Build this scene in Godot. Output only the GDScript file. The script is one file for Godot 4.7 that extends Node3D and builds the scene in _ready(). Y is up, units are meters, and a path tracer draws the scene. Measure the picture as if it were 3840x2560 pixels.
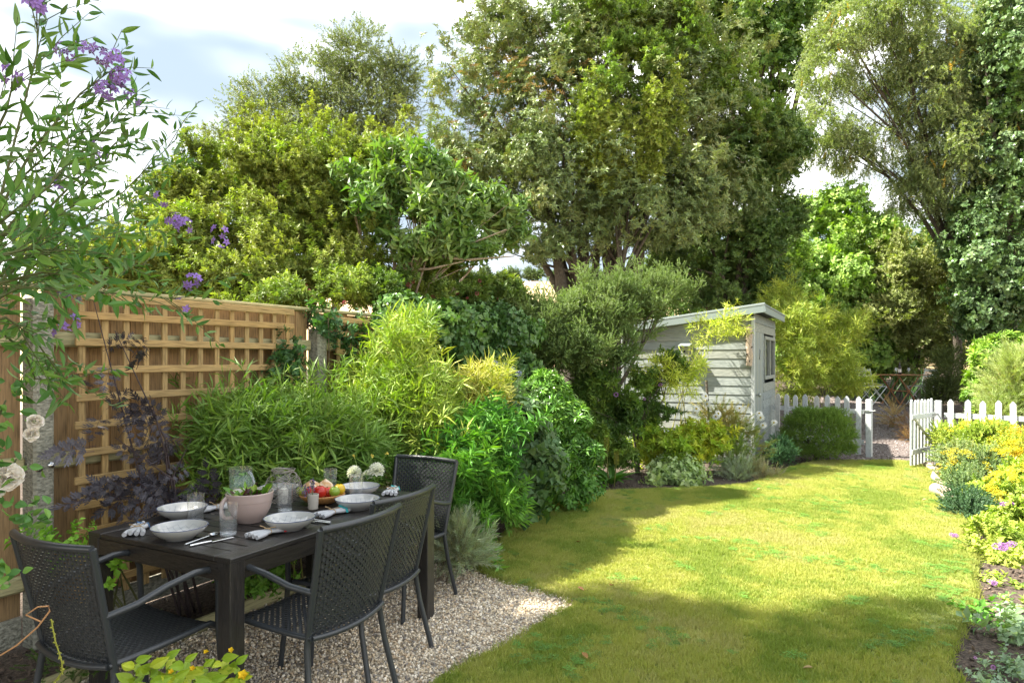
extends Node3D
# A garden with a laid table, in metres. Garden axes: p runs across the garden away from the long fence, s runs along it.

const YAW := -0.478
var CA := cos(0.478)
var SA := sin(0.478)
const LENS := 2540.0      # focal length in pixels of a 3840-wide frame
const EYE := 1.55
var rng := RandomNumberGenerator.new()
var taken := {}
var M := {}
var K := {}               # shared meshes


func P(p: float, s: float, y := 0.0) -> Vector3:
	return Vector3(p * CA + s * SA, y, p * SA - s * CA)


func at(u: float, v: float, d: float) -> Vector3:
	return Vector3((u - 1920.0) * d / LENS, EYE - (v - 1345.0) * d / LENS, -d)


func lin(r: float, g: float, b: float) -> Color:
	return Color(r, g, b).linear_to_srgb()


func rf(a: float, b: float) -> float:
	return rng.randf_range(a, b)


func rv() -> Vector3:
	var z := rng.randf_range(-1.0, 1.0)
	var a := rng.randf_range(0.0, TAU)
	var r := sqrt(1.0 - z * z)
	return Vector3(r * cos(a), z, r * sin(a))


# ---------------------------------------------------------------- mesh building
class MB:
	var v := PackedVector3Array()
	var n := PackedVector3Array()
	var c := PackedColorArray()
	var col := Color.WHITE

	func tri(a: Vector3, b: Vector3, d: Vector3, hint := Vector3.ZERO) -> void:
		var k := (b - a).cross(d - a)
		if k.dot(hint) > 0.0:
			var t := b
			b = d
			d = t
			k = -k
		k = -k.normalized()
		v.append(a); v.append(b); v.append(d)
		n.append(k); n.append(k); n.append(k)
		c.append(col); c.append(col); c.append(col)

	func smooth(a: Vector3, b: Vector3, d: Vector3, na: Vector3, nb: Vector3, nd: Vector3) -> void:
		if (b - a).cross(d - a).dot(na + nb + nd) > 0.0:
			var t := b
			b = d
			d = t
			t = nb
			nb = nd
			nd = t
		v.append(a); v.append(b); v.append(d)
		n.append(na); n.append(nb); n.append(nd)
		c.append(col); c.append(col); c.append(col)

	func quad(a: Vector3, b: Vector3, d: Vector3, e: Vector3, hint: Vector3) -> void:
		tri(a, b, d, hint)
		tri(a, d, e, hint)

	func box(at_: Vector3, size: Vector3, bas := Basis.IDENTITY, bevel := 0.0) -> void:
		var h := size * 0.5
		var r := minf(bevel, minf(h.x, minf(h.y, h.z)) * 0.9)
		for ax in 3:
			for sg in [-1.0, 1.0]:
				var nn := Vector3.ZERO
				nn[ax] = sg
				var e1 := (ax + 1) % 3
				var e2 := (ax + 2) % 3
				var q := []
				for k in [[-1, -1], [1, -1], [1, 1], [-1, 1]]:
					var w := Vector3.ZERO
					w[ax] = sg * h[ax]
					w[e1] = k[0] * (h[e1] - r)
					w[e2] = k[1] * (h[e2] - r)
					q.append(at_ + bas * w)
				quad(q[0], q[1], q[2], q[3], bas * nn)
		if r <= 0.0:
			return
		for ax in 3:
			var e1 := (ax + 1) % 3
			var e2 := (ax + 2) % 3
			for s1 in [-1.0, 1.0]:
				for s2 in [-1.0, 1.0]:
					var q := []
					for k in [[-1.0, 0], [1.0, 0], [1.0, 1], [-1.0, 1]]:
						var w := Vector3.ZERO
						w[ax] = k[0] * (h[ax] - r)
						w[e1] = s1 * (h[e1] if k[1] == 0 else h[e1] - r)
						w[e2] = s2 * (h[e2] - r if k[1] == 0 else h[e2])
						q.append(at_ + bas * w)
					var nn := Vector3.ZERO
					nn[e1] = s1
					nn[e2] = s2
					quad(q[0], q[1], q[2], q[3], bas * nn)
		for sx in [-1.0, 1.0]:
			for sy in [-1.0, 1.0]:
				for sz in [-1.0, 1.0]:
					var w := Vector3(sx * h.x, sy * h.y, sz * h.z)
					var t := Vector3(sx, sy, sz) * r
					tri(at_ + bas * (w - Vector3(0, t.y, t.z)), at_ + bas * (w - Vector3(t.x, 0, t.z)), at_ + bas * (w - Vector3(t.x, t.y, 0)), bas * Vector3(sx, sy, sz))

	func tube(pts: Array, rad, sides := 8, caps := true) -> void:
		var m := pts.size()
		var rings := []
		var norms := []
		var up := Vector3.UP
		for i in m:
			var t: Vector3 = (pts[mini(i + 1, m - 1)] - pts[maxi(i - 1, 0)]).normalized()
			if i == 0:
				up = t.cross(Vector3(0.31, 0.17, 0.93)).normalized()
			up = (up - t * up.dot(t)).normalized()
			var side := t.cross(up)
			var r: float = rad[i] if rad is Array else rad
			var ring := []
			var nr := []
			for k in sides:
				var a := TAU * k / sides
				var o := up * cos(a) + side * sin(a)
				nr.append(o)
				ring.append(pts[i] + o * r)
			rings.append(ring)
			norms.append(nr)
		for i in m - 1:
			for k in sides:
				var j := (k + 1) % sides
				smooth(rings[i][k], rings[i + 1][k], rings[i + 1][j], norms[i][k], norms[i + 1][k], norms[i + 1][j])
				smooth(rings[i][k], rings[i + 1][j], rings[i][j], norms[i][k], norms[i + 1][j], norms[i][j])
		if caps:
			for e in [0, m - 1]:
				var away: Vector3 = pts[0] - pts[1] if e == 0 else pts[m - 1] - pts[m - 2]
				for k in range(1, sides - 1):
					tri(rings[e][0], rings[e][k], rings[e][k + 1], away)

	func lathe(prof: Array, segs := 24, base := Vector3.ZERO, bas := Basis.IDENTITY, wob := 0.0) -> void:
		var m := prof.size()
		var nn := []
		for i in m:
			var t: Vector2 = prof[mini(i + 1, m - 1)] - prof[maxi(i - 1, 0)]
			nn.append(Vector2(t.y, -t.x).normalized())
		for k in segs:
			var a0 := TAU * k / segs
			var a1 := TAU * (k + 1) / segs
			var w0 := 1.0 + wob * sin(a0 * 5.0 + 1.3) + wob * 0.7 * cos(a0 * 3.0)
			var w1 := 1.0 + wob * sin(a1 * 5.0 + 1.3) + wob * 0.7 * cos(a1 * 3.0)
			for i in m - 1:
				var p0: Vector2 = prof[i]
				var p1: Vector2 = prof[i + 1]
				var q := []
				var qn := []
				for e in [[p0, a0, nn[i], w0], [p1, a0, nn[i + 1], w0], [p1, a1, nn[i + 1], w1], [p0, a1, nn[i], w1]]:
					q.append(base + bas * Vector3(e[0].x * e[3] * cos(e[1]), e[0].y, e[0].x * e[3] * sin(e[1])))
					qn.append(bas * Vector3(e[2].x * cos(e[1]), e[2].y, e[2].x * sin(e[1])))
				if p1.x > 0.00001:
					smooth(q[0], q[1], q[2], qn[0], qn[1], qn[2])
				if p0.x > 0.00001:
					smooth(q[0], q[2], q[3], qn[0], qn[2], qn[3])

	# a leaf from base along dir; fold raises its edges, bend lets the tip droop
	func leaf(b: Vector3, dir: Vector3, face: Vector3, ln: float, wd: float, fold := 0.25, bend := 0.2, seg := 2, wide_at := 0.4) -> void:
		var y := dir.normalized()
		var x := y.cross(face)
		if x.length() < 0.01:
			x = y.cross(Vector3(0.3, 0.2, 0.9))
		x = x.normalized()
		var z := x.cross(y)
		if seg == 1:
			var tip := b + y * ln - z * bend * ln
			var mid := b + y * ln * wide_at
			var l := mid - x * wd * 0.5 + z * fold * wd
			var r := mid + x * wd * 0.5 + z * fold * wd
			tri(b, l, tip)
			tri(b, tip, r)
			return
		var pc := b
		var pl := b
		var pr := b
		for i in range(1, seg + 1):
			var t := float(i) / seg
			var w := wd * 0.5 * (1.0 - pow(absf(t - wide_at) / (1.0 - wide_at if t > wide_at else wide_at), 1.8))
			var cc := b + y * ln * t - z * bend * ln * t * t
			var l := cc - x * w + z * fold * w * 2.0
			var r := cc + x * w + z * fold * w * 2.0
			if i == 1:
				tri(b, l, cc)
				tri(b, cc, r)
			elif i == seg:
				tri(pl, cc, pc)
				tri(pc, cc, pr)
			else:
				tri(pl, l, cc); tri(pl, cc, pc)
				tri(pc, cc, r); tri(pc, r, pr)
			pc = cc
			pl = l
			pr = r

	func mesh() -> ArrayMesh:
		var a := []
		a.resize(Mesh.ARRAY_MAX)
		a[Mesh.ARRAY_VERTEX] = v
		a[Mesh.ARRAY_NORMAL] = n
		a[Mesh.ARRAY_COLOR] = c
		var m := ArrayMesh.new()
		m.add_surface_from_arrays(Mesh.PRIMITIVE_TRIANGLES, a)
		return m


# ---------------------------------------------------------------- nodes
func numbered(called: String, under: Node = null) -> String:
	var key := called if under == null else "%d/%s" % [under.get_instance_id(), called]
	var k: int = taken.get(key, 0)
	taken[key] = k + 1
	return called if k == 0 else "%s_%03d" % [called, k]


func tag(o: Node, label: String, category: String, group := "", kind := "") -> Node:
	if label:
		o.set_meta("label", label)
	if category:
		o.set_meta("category", category)
	if group:
		o.set_meta("group", group)
	if kind:
		o.set_meta("kind", kind)
	return o


func thing(called: String, label: String, category: String, where: Vector3, turn := 0.0, group := "") -> Node3D:
	var o := Node3D.new()
	o.name = numbered(called)
	add_child(o)
	o.position = where
	o.rotation.y = turn
	tag(o, label, category, group)
	return o


func part(parent: Node, called: String, mesh: Mesh, material: Material, xf := Transform3D.IDENTITY) -> MeshInstance3D:
	var o := MeshInstance3D.new()
	o.mesh = mesh
	o.material_override = material
	o.name = numbered(called, parent if parent != self else null)
	o.transform = xf
	parent.add_child(o)
	return o


func built(parent: Node, called: String, mb: MB, material: Material, xf := Transform3D.IDENTITY) -> MeshInstance3D:
	return part(parent, called, mb.mesh(), material, xf)


func structure(called: String, mb: MB, material: Material) -> MeshInstance3D:
	var o := built(self, called, mb, material)
	o.set_meta("kind", "structure")
	return o


func many(parent: Node, called: String, mesh: Mesh, material: Material, buf: PackedFloat32Array) -> MultiMeshInstance3D:
	var mm := MultiMesh.new()
	mm.transform_format = MultiMesh.TRANSFORM_3D
	mm.use_colors = true
	mm.mesh = mesh
	mm.instance_count = buf.size() / 16
	mm.buffer = buf
	var o := MultiMeshInstance3D.new()
	o.multimesh = mm
	o.material_override = material
	o.name = numbered(called, parent if parent != self else null)
	parent.add_child(o)
	return o


func push(buf: PackedFloat32Array, b: Basis, o: Vector3, c: Color) -> void:
	buf.append_array(PackedFloat32Array([b.x.x, b.y.x, b.z.x, o.x, b.x.y, b.y.y, b.z.y, o.y, b.x.z, b.y.z, b.z.z, o.z, c.r, c.g, c.b, 1.0]))


func aim(y: Vector3, roll: float) -> Basis:
	y = y.normalized()
	var x := y.cross(Vector3(0.27, 0.35, 0.9))
	if x.length() < 0.05:
		x = y.cross(Vector3.RIGHT)
	x = x.normalized()
	var b := Basis(x, y, x.cross(y))
	return Basis(y, roll) * b


# ---------------------------------------------------------------- materials
func mk(called: String, color: Color, rough: float, metal := 0.0) -> StandardMaterial3D:
	var m := StandardMaterial3D.new()
	m.albedo_color = color
	m.roughness = rough
	m.metallic = metal
	m.vertex_color_use_as_albedo = true
	m.resource_name = called
	M[called] = m
	return m


func ramp(stops: Array) -> Gradient:
	var g := Gradient.new()
	var off := PackedFloat32Array()
	var cs := PackedColorArray()
	for s in stops:
		off.append(s[0])
		cs.append(lin(s[1], s[2], s[3]))
	g.offsets = off
	g.colors = cs
	return g


func noise(freq: float, seed_: int, octaves := 4, kind := FastNoiseLite.TYPE_SIMPLEX_SMOOTH) -> FastNoiseLite:
	var f := FastNoiseLite.new()
	f.noise_type = kind
	f.frequency = freq
	f.seed = seed_
	f.fractal_octaves = octaves
	return f


func noise_tex(size: int, freq: float, seed_: int, stops: Array, octaves := 4) -> NoiseTexture2D:
	var t := NoiseTexture2D.new()
	t.width = size
	t.height = size
	t.seamless = true
	t.noise = noise(freq, seed_, octaves)
	t.color_ramp = ramp(stops)
	return t


func bump_tex(size: int, freq: float, seed_: int, strength: float, octaves := 4) -> NoiseTexture2D:
	var t := NoiseTexture2D.new()
	t.width = size
	t.height = size
	t.seamless = true
	t.as_normal_map = true
	t.bump_strength = strength
	t.noise = noise(freq, seed_, octaves)
	return t


# wood: grain along the piece's own y axis
func wood(called: String, dark: Color, light: Color, seed_: int, rough := 0.75, variants := 3) -> void:
	var t := noise_tex(256, 0.03, seed_, [[0.0, dark.r, dark.g, dark.b], [0.35, light.r * 0.85, light.g * 0.85, light.b * 0.85], [0.6, light.r, light.g, light.b], [1.0, light.r * 1.15, light.g * 1.12, light.b * 1.08]], 5)
	var nb := bump_tex(256, 0.05, seed_ + 7, 3.0)
	for k in variants:
		var m := mk("%s%d" % [called, k], Color.WHITE, rough)
		m.albedo_texture = t
		m.normal_enabled = true
		m.normal_texture = nb
		m.normal_scale = 0.5
		m.uv1_triplanar = true
		m.uv1_scale = Vector3(9.0, 0.7, 9.0)
		m.uv1_offset = Vector3(0.37 * k, 0.21 * k, 0.13 * k)
		var f: float = [1.0, 0.86, 1.12, 0.94][k]
		m.albedo_color = Color(f, f * [1.0, 1.02, 0.98, 0.97][k], f * [1.0, 1.05, 0.93, 0.95][k]).linear_to_srgb() if f <= 1.0 else Color(1, 0.98, 0.95)


func leafy(called: String, rough := 0.5, back := 0.5) -> StandardMaterial3D:
	var m := mk(called, Color.WHITE, rough)
	m.backlight_enabled = back > 0.0
	m.backlight = Color(back * 0.92, back, back * 0.43)
	m.metallic_specular = 0.4
	m.cull_mode = BaseMaterial3D.CULL_DISABLED
	return m


func height(x: float, z: float) -> float:
	var d := -z
	var h := 0.0
	h += 0.42 * smoothstep(11.5, 16.5, d)
	h += maxf(0.0, d - 17.0) * 0.132
	if d > 17.0:
		h += 0.9 * smoothstep(20.0, 60.0, d)
	h = minf(h, 19.0 + 2.5 * smoothstep(120.0, 260.0, d))
	# the hillside falls away to the near side of the house
	return h * smoothstep(-80.0, 4.0, d + 4.0) if d < 0.0 else h


func _ready() -> void:
	rng.seed = 20240817
	# --- camera
	var cam := Camera3D.new()
	cam.name = "camera"
	cam.projection = Camera3D.PROJECTION_FRUSTUM
	cam.near = 0.05
	cam.far = 1500.0
	cam.size = 0.05 * 2560.0 / LENS
	cam.frustum_offset = Vector2(0.0, 0.05 * 65.0 / LENS)
	cam.position = Vector3(0, EYE, 0)
	add_child(cam)
	cam.current = true
	# --- sky
	var env := Environment.new()
	env.background_mode = Environment.BG_SKY
	var sky := Sky.new()
	var pan := PanoramaSkyMaterial.new()
	pan.panorama = ImageTexture.create_from_image(sky_picture())
	sky.sky_material = pan
	env.sky = sky
	env.background_energy_multiplier = 0.70
	env.tonemap_mode = Environment.TONE_MAPPER_LINEAR
	env.tonemap_exposure = 4.4
	env.sdfgi_enabled = true
	env.ssao_enabled = true
	env.ssil_enabled = true
	var we := WorldEnvironment.new()
	we.name = "environment"
	we.environment = env
	add_child(we)
	# --- sun: it stands over the long fence, shadows fall across the garden
	var sun := DirectionalLight3D.new()
	sun.name = "sun"
	sun.light_energy = 1.6
	sun.light_angular_distance = 1.0
	sun.light_color = Color(1.0, 0.97, 0.915)
	sun.shadow_enabled = true
	add_child(sun)
	var shade := P(0.715, 0.30) + Vector3.DOWN
	sun.look_at_from_position(Vector3.ZERO, shade, Vector3.UP)

	make_materials()
	make_sprays()
	make_ground()
	make_fence()
	make_shed()
	make_pickets()
	make_trees()
	make_shrubs()
	make_borders()
	make_dining()
	make_tableware()
	make_bistro()
	make_near_plants()
	make_small_things()


func sky_picture() -> Image:
	var w := 1024
	var h := 512
	var im := Image.create(w, h, false, Image.FORMAT_RGBF)
	var n1 := noise(1.1, 11, 5)
	var n2 := noise(2.6, 5, 5)
	for j in h:
		var el := PI * 0.5 - PI * (j + 0.5) / h
		var y := sin(el)
		var cl := cos(el)
		for i in w:
			var c: Color
			if y < -0.02:
				c = Color(0.3, 0.3, 0.26)
			else:
				var az := TAU * (i + 0.5) / w
				var d := Vector3(cos(az) * cl, y * 2.3, sin(az) * cl)
				var a := n1.get_noise_3dv(d) + 0.3 * n2.get_noise_3dv(d * Vector3(1.0, 2.2, 1.0))
				var t := smoothstep(-0.28, 0.22, a - 0.10)
				var blue := Color(0.20, 0.258, 0.33).lerp(Color(0.25, 0.30, 0.35), 1.0 - clampf(y * 1.3, 0.0, 1.0))
				var b := smoothstep(-0.4, 0.5, n2.get_noise_3dv(d * 0.8 + Vector3(3, 1, 2)))
				var cloud := Color(0.66, 0.68, 0.70).lerp(Color(1.40, 1.38, 1.35), b)
				c = blue.lerp(cloud, t)
			im.set_pixel(i, j, c)
	return im


func make_materials() -> void:
	wood("fence_wood", Color(0.12, 0.075, 0.033), Color(0.30, 0.19, 0.085), 3, 0.85)
	wood("trellis_wood", Color(0.19, 0.125, 0.045), Color(0.40, 0.27, 0.11), 8, 0.8)
	wood("cap_wood", Color(0.16, 0.15, 0.07), Color(0.36, 0.33, 0.17), 13, 0.85, 2)
	wood("shed_paint", Color(0.18, 0.205, 0.19), Color(0.25, 0.28, 0.265), 21, 0.7, 3)
	wood("white_paint", Color(0.27, 0.30, 0.24), Color(0.54, 0.56, 0.55), 25, 0.6, 3)
	wood("black_paint", Color(0.012, 0.011, 0.0105), Color(0.026, 0.0235, 0.022), 31, 0.38, 3)
	wood("teak", Color(0.16, 0.07, 0.025), Color(0.36, 0.17, 0.07), 37, 0.6, 2)
	wood("olive_wood", Color(0.26, 0.11, 0.03), Color(0.50, 0.25, 0.085), 39, 0.45, 1)
	for k in 3:
		M["shed_paint%d" % k].uv1_scale = Vector3(5.0, 0.5, 5.0)
		M["white_paint%d" % k].uv1_scale = Vector3(12.0, 1.5, 12.0)
	mk("roof_felt", lin(0.17, 0.20, 0.19), 0.8)
	mk("fascia_paint", lin(0.20, 0.245, 0.235), 0.6)
	var con := mk("concrete", Color.WHITE, 0.9)
	con.albedo_texture = noise_tex(256, 0.04, 41, [[0.0, 0.10, 0.10, 0.075], [0.45, 0.24, 0.235, 0.185], [0.7, 0.30, 0.295, 0.235], [1.0, 0.40, 0.39, 0.32]], 5)
	con.normal_enabled = true
	con.normal_texture = bump_tex(256, 0.06, 42, 6.0)
	con.uv1_triplanar = true
	con.uv1_scale = Vector3(2.5, 5.0, 2.5)
	var soil := mk("soil", Color.WHITE, 0.95)
	soil.albedo_texture = noise_tex(512, 0.05, 51, [[0.0, 0.025, 0.018, 0.012], [0.45, 0.07, 0.05, 0.036], [0.7, 0.11, 0.08, 0.058], [1.0, 0.18, 0.135, 0.10]], 6)
	soil.normal_enabled = true
	soil.normal_texture = bump_tex(512, 0.06, 52, 9.0, 6)
	soil.uv1_triplanar = true
	soil.uv1_world_triplanar = true
	soil.uv1_scale = Vector3(1.3, 1.3, 1.3)
	var thatch := mk("thatch", Color.WHITE, 0.95)
	thatch.albedo_texture = noise_tex(512, 0.02, 55, [[0.0, 0.10, 0.14, 0.03], [0.5, 0.19, 0.235, 0.05], [1.0, 0.29, 0.28, 0.09]], 6)
	thatch.uv1_triplanar = true
	thatch.uv1_world_triplanar = true
	thatch.uv1_scale = Vector3(0.9, 0.9, 0.9)
	var fld := mk("stubble", Color.WHITE, 0.95)
	fld.albedo_texture = noise_tex(512, 0.03, 57, [[0.0, 0.34, 0.24, 0.12], [0.5, 0.46, 0.34, 0.18], [1.0, 0.55, 0.42, 0.24]], 5)
	fld.uv1_triplanar = true
	fld.uv1_world_triplanar = true
	fld.uv1_scale = Vector3(0.06, 0.06, 0.06)
	mk("stone", Color.WHITE, 0.85)
	var pg := mk("path_grit", Color.WHITE, 0.95)
	pg.albedo_texture = noise_tex(512, 0.09, 59, [[0.0, 0.06, 0.045, 0.04], [0.4, 0.13, 0.105, 0.095], [0.7, 0.19, 0.155, 0.14], [1.0, 0.32, 0.28, 0.26]], 5)
	pg.normal_enabled = true
	pg.normal_texture = bump_tex(512, 0.1, 60, 9.0, 5)
	pg.uv1_triplanar = true
	pg.uv1_world_triplanar = true
	pg.uv1_scale = Vector3(1.1, 1.1, 1.1)
	var gbase := mk("gravel_base", Color.WHITE, 0.95)
	gbase.albedo_texture = noise_tex(512, 0.09, 69, [[0.0, 0.20, 0.165, 0.12], [0.4, 0.34, 0.29, 0.22], [0.7, 0.46, 0.41, 0.33], [1.0, 0.60, 0.56, 0.48]], 5)
	gbase.uv1_triplanar = true
	gbase.uv1_world_triplanar = true
	gbase.uv1_scale = Vector3(1.3, 1.3, 1.3)
	var bark := mk("bark", Color.WHITE, 0.9)
	bark.albedo_texture = noise_tex(256, 0.03, 61, [[0.0, 0.03, 0.024, 0.016], [0.5, 0.085, 0.07, 0.05], [1.0, 0.16, 0.135, 0.10]], 5)
	bark.normal_enabled = true
	bark.normal_texture = bump_tex(256, 0.04, 62, 8.0)
	bark.uv1_triplanar = true
	bark.uv1_scale = Vector3(5.0, 1.5, 5.0)
	var pale := mk("pale_bark", Color.WHITE, 0.85)
	pale.albedo_texture = noise_tex(256, 0.05, 63, [[0.0, 0.10, 0.075, 0.05], [0.4, 0.34, 0.26, 0.19], [1.0, 0.58, 0.48, 0.38]], 5)
	pale.uv1_triplanar = true
	pale.uv1_scale = Vector3(4.0, 2.0, 4.0)
	mk("twig", Color.WHITE, 0.85)
	leafy("leaf", 0.48, 0.8)
	leafy("leaf_glossy", 0.3, 0.55)
	leafy("leaf_dark", 0.55, 0.15)
	leafy("grass_blade", 0.55, 0.8)
	leafy("petal", 0.6, 0.5)
	var rs := mk("resin", Color.WHITE, 0.4)
	rs.albedo_texture = noise_tex(256, 0.05, 71, [[0.0, 0.018, 0.020, 0.023], [0.5, 0.028, 0.031, 0.034], [0.8, 0.036, 0.039, 0.041], [1.0, 0.065, 0.066, 0.062]], 5)
	rs.uv1_triplanar = true
	rs.uv1_scale = Vector3(3.0, 3.0, 3.0)
	mk("tube_paint", lin(0.032, 0.036, 0.040), 0.34)
	var glz := mk("glaze", lin(0.42, 0.42, 0.405), 0.12)
	glz.clearcoat_enabled = true
	glz.clearcoat = 0.5
	glz.clearcoat_roughness = 0.05
	mk("glaze_line", lin(0.22, 0.24, 0.27), 0.2)
	mk("blue_rim", lin(0.08, 0.10, 0.2), 0.2)
	mk("pink_glaze", lin(0.40, 0.31, 0.28), 0.18)
	mk("pink_glaze_inside", lin(0.68, 0.64, 0.6), 0.18)
	var gl := mk("glass", Color(0.95, 0.98, 1.0, 0.025), 0.02)
	gl.transparency = BaseMaterial3D.TRANSPARENCY_ALPHA
	gl.vertex_color_use_as_albedo = false
	gl.metallic_specular = 0.9
	gl.cull_mode = BaseMaterial3D.CULL_DISABLED
	var gb := mk("glass_base", Color(0.9, 0.95, 1.0, 0.12), 0.03)
	gb.transparency = BaseMaterial3D.TRANSPARENCY_ALPHA
	gb.vertex_color_use_as_albedo = false
	gb.metallic_specular = 0.9
	var wa := mk("lime_water", Color(0.55, 0.75, 0.6, 0.16), 0.02)
	wa.transparency = BaseMaterial3D.TRANSPARENCY_ALPHA
	wa.vertex_color_use_as_albedo = false
	var wp := mk("window_glass", Color(0.10, 0.12, 0.11, 0.55), 0.03)
	wp.transparency = BaseMaterial3D.TRANSPARENCY_ALPHA
	wp.vertex_color_use_as_albedo = false
	mk("steel", lin(0.62, 0.63, 0.64), 0.2, 1.0)
	mk("grey_metal", lin(0.28, 0.30, 0.29), 0.4, 0.7)
	mk("linen", lin(0.44, 0.45, 0.47), 0.9)
	mk("twine", lin(0.36, 0.25, 0.13), 0.9)
	mk("plain", Color.WHITE, 0.6)
	mk("skin_fruit", Color.WHITE, 0.22)
	mk("crust", Color.WHITE, 0.8)
	mk("woven_pot", lin(0.40, 0.37, 0.32), 0.85)
	mk("wire", lin(0.30, 0.27, 0.245), 0.5, 0.4)
	mk("wax", lin(0.72, 0.69, 0.6), 0.5)
	mk("sage_metal", lin(0.55, 0.58, 0.54), 0.5)
	for e in [["petal_white", 0.62, 0.62, 0.58], ["petal_blue", 0.16, 0.17, 0.40], ["petal_mauve", 0.42, 0.19, 0.50], ["petal_purple", 0.27, 0.16, 0.50], ["petal_blush", 0.84, 0.80, 0.77]]:
		var pm := leafy(e[0], 0.7, 0.4)
		pm.albedo_color = lin(e[1], e[2], e[3])


# ---------------------------------------------------------------- plants: shared sprays of leaves and how they fill a crown
func spray(n: int, ln: float, wd: float, stem: float, spread: float, droop: float, seg: int, fold: float, wide := 0.4, start := 0.15) -> ArrayMesh:
	var mb := MB.new()
	mb.col = Color(0.75, 0.62, 0.5)
	if stem > 0.0:
		mb.tri(Vector3(-0.003, 0, 0), Vector3(0.003, 0, 0), Vector3(0, stem, 0))
		mb.tri(Vector3(0, 0, -0.003), Vector3(0, 0, 0.003), Vector3(0, stem, 0))
	for i in n:
		var t := (i + 0.5) / n
		var a := i * 2.399 + rf(-0.4, 0.4)
		var b := Vector3(0, stem * lerpf(start, 1.0, t), 0)
		var out := Vector3(cos(a), 0, sin(a))
		var sp := spread * lerpf(1.15, 0.55, t) * rf(0.8, 1.2)
		var dir := Vector3.UP * cos(sp) + out * sin(sp)
		var f := rf(0.72, 1.22)
		mb.col = Color(f * rf(0.93, 1.1), f, f * rf(0.8, 1.15))
		if rng.randf() < 0.03:
			mb.col = Color(1.4, 1.0, 0.6) * rf(0.8, 1.2)
		var k := rf(0.6, 1.3)
		mb.leaf(b, dir, Vector3.UP + rv() * 0.5, ln * k, wd * k, fold * rf(0.4, 1.3), droop * rf(0.4, 1.6), seg, wide)
	return mb.mesh()


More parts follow.
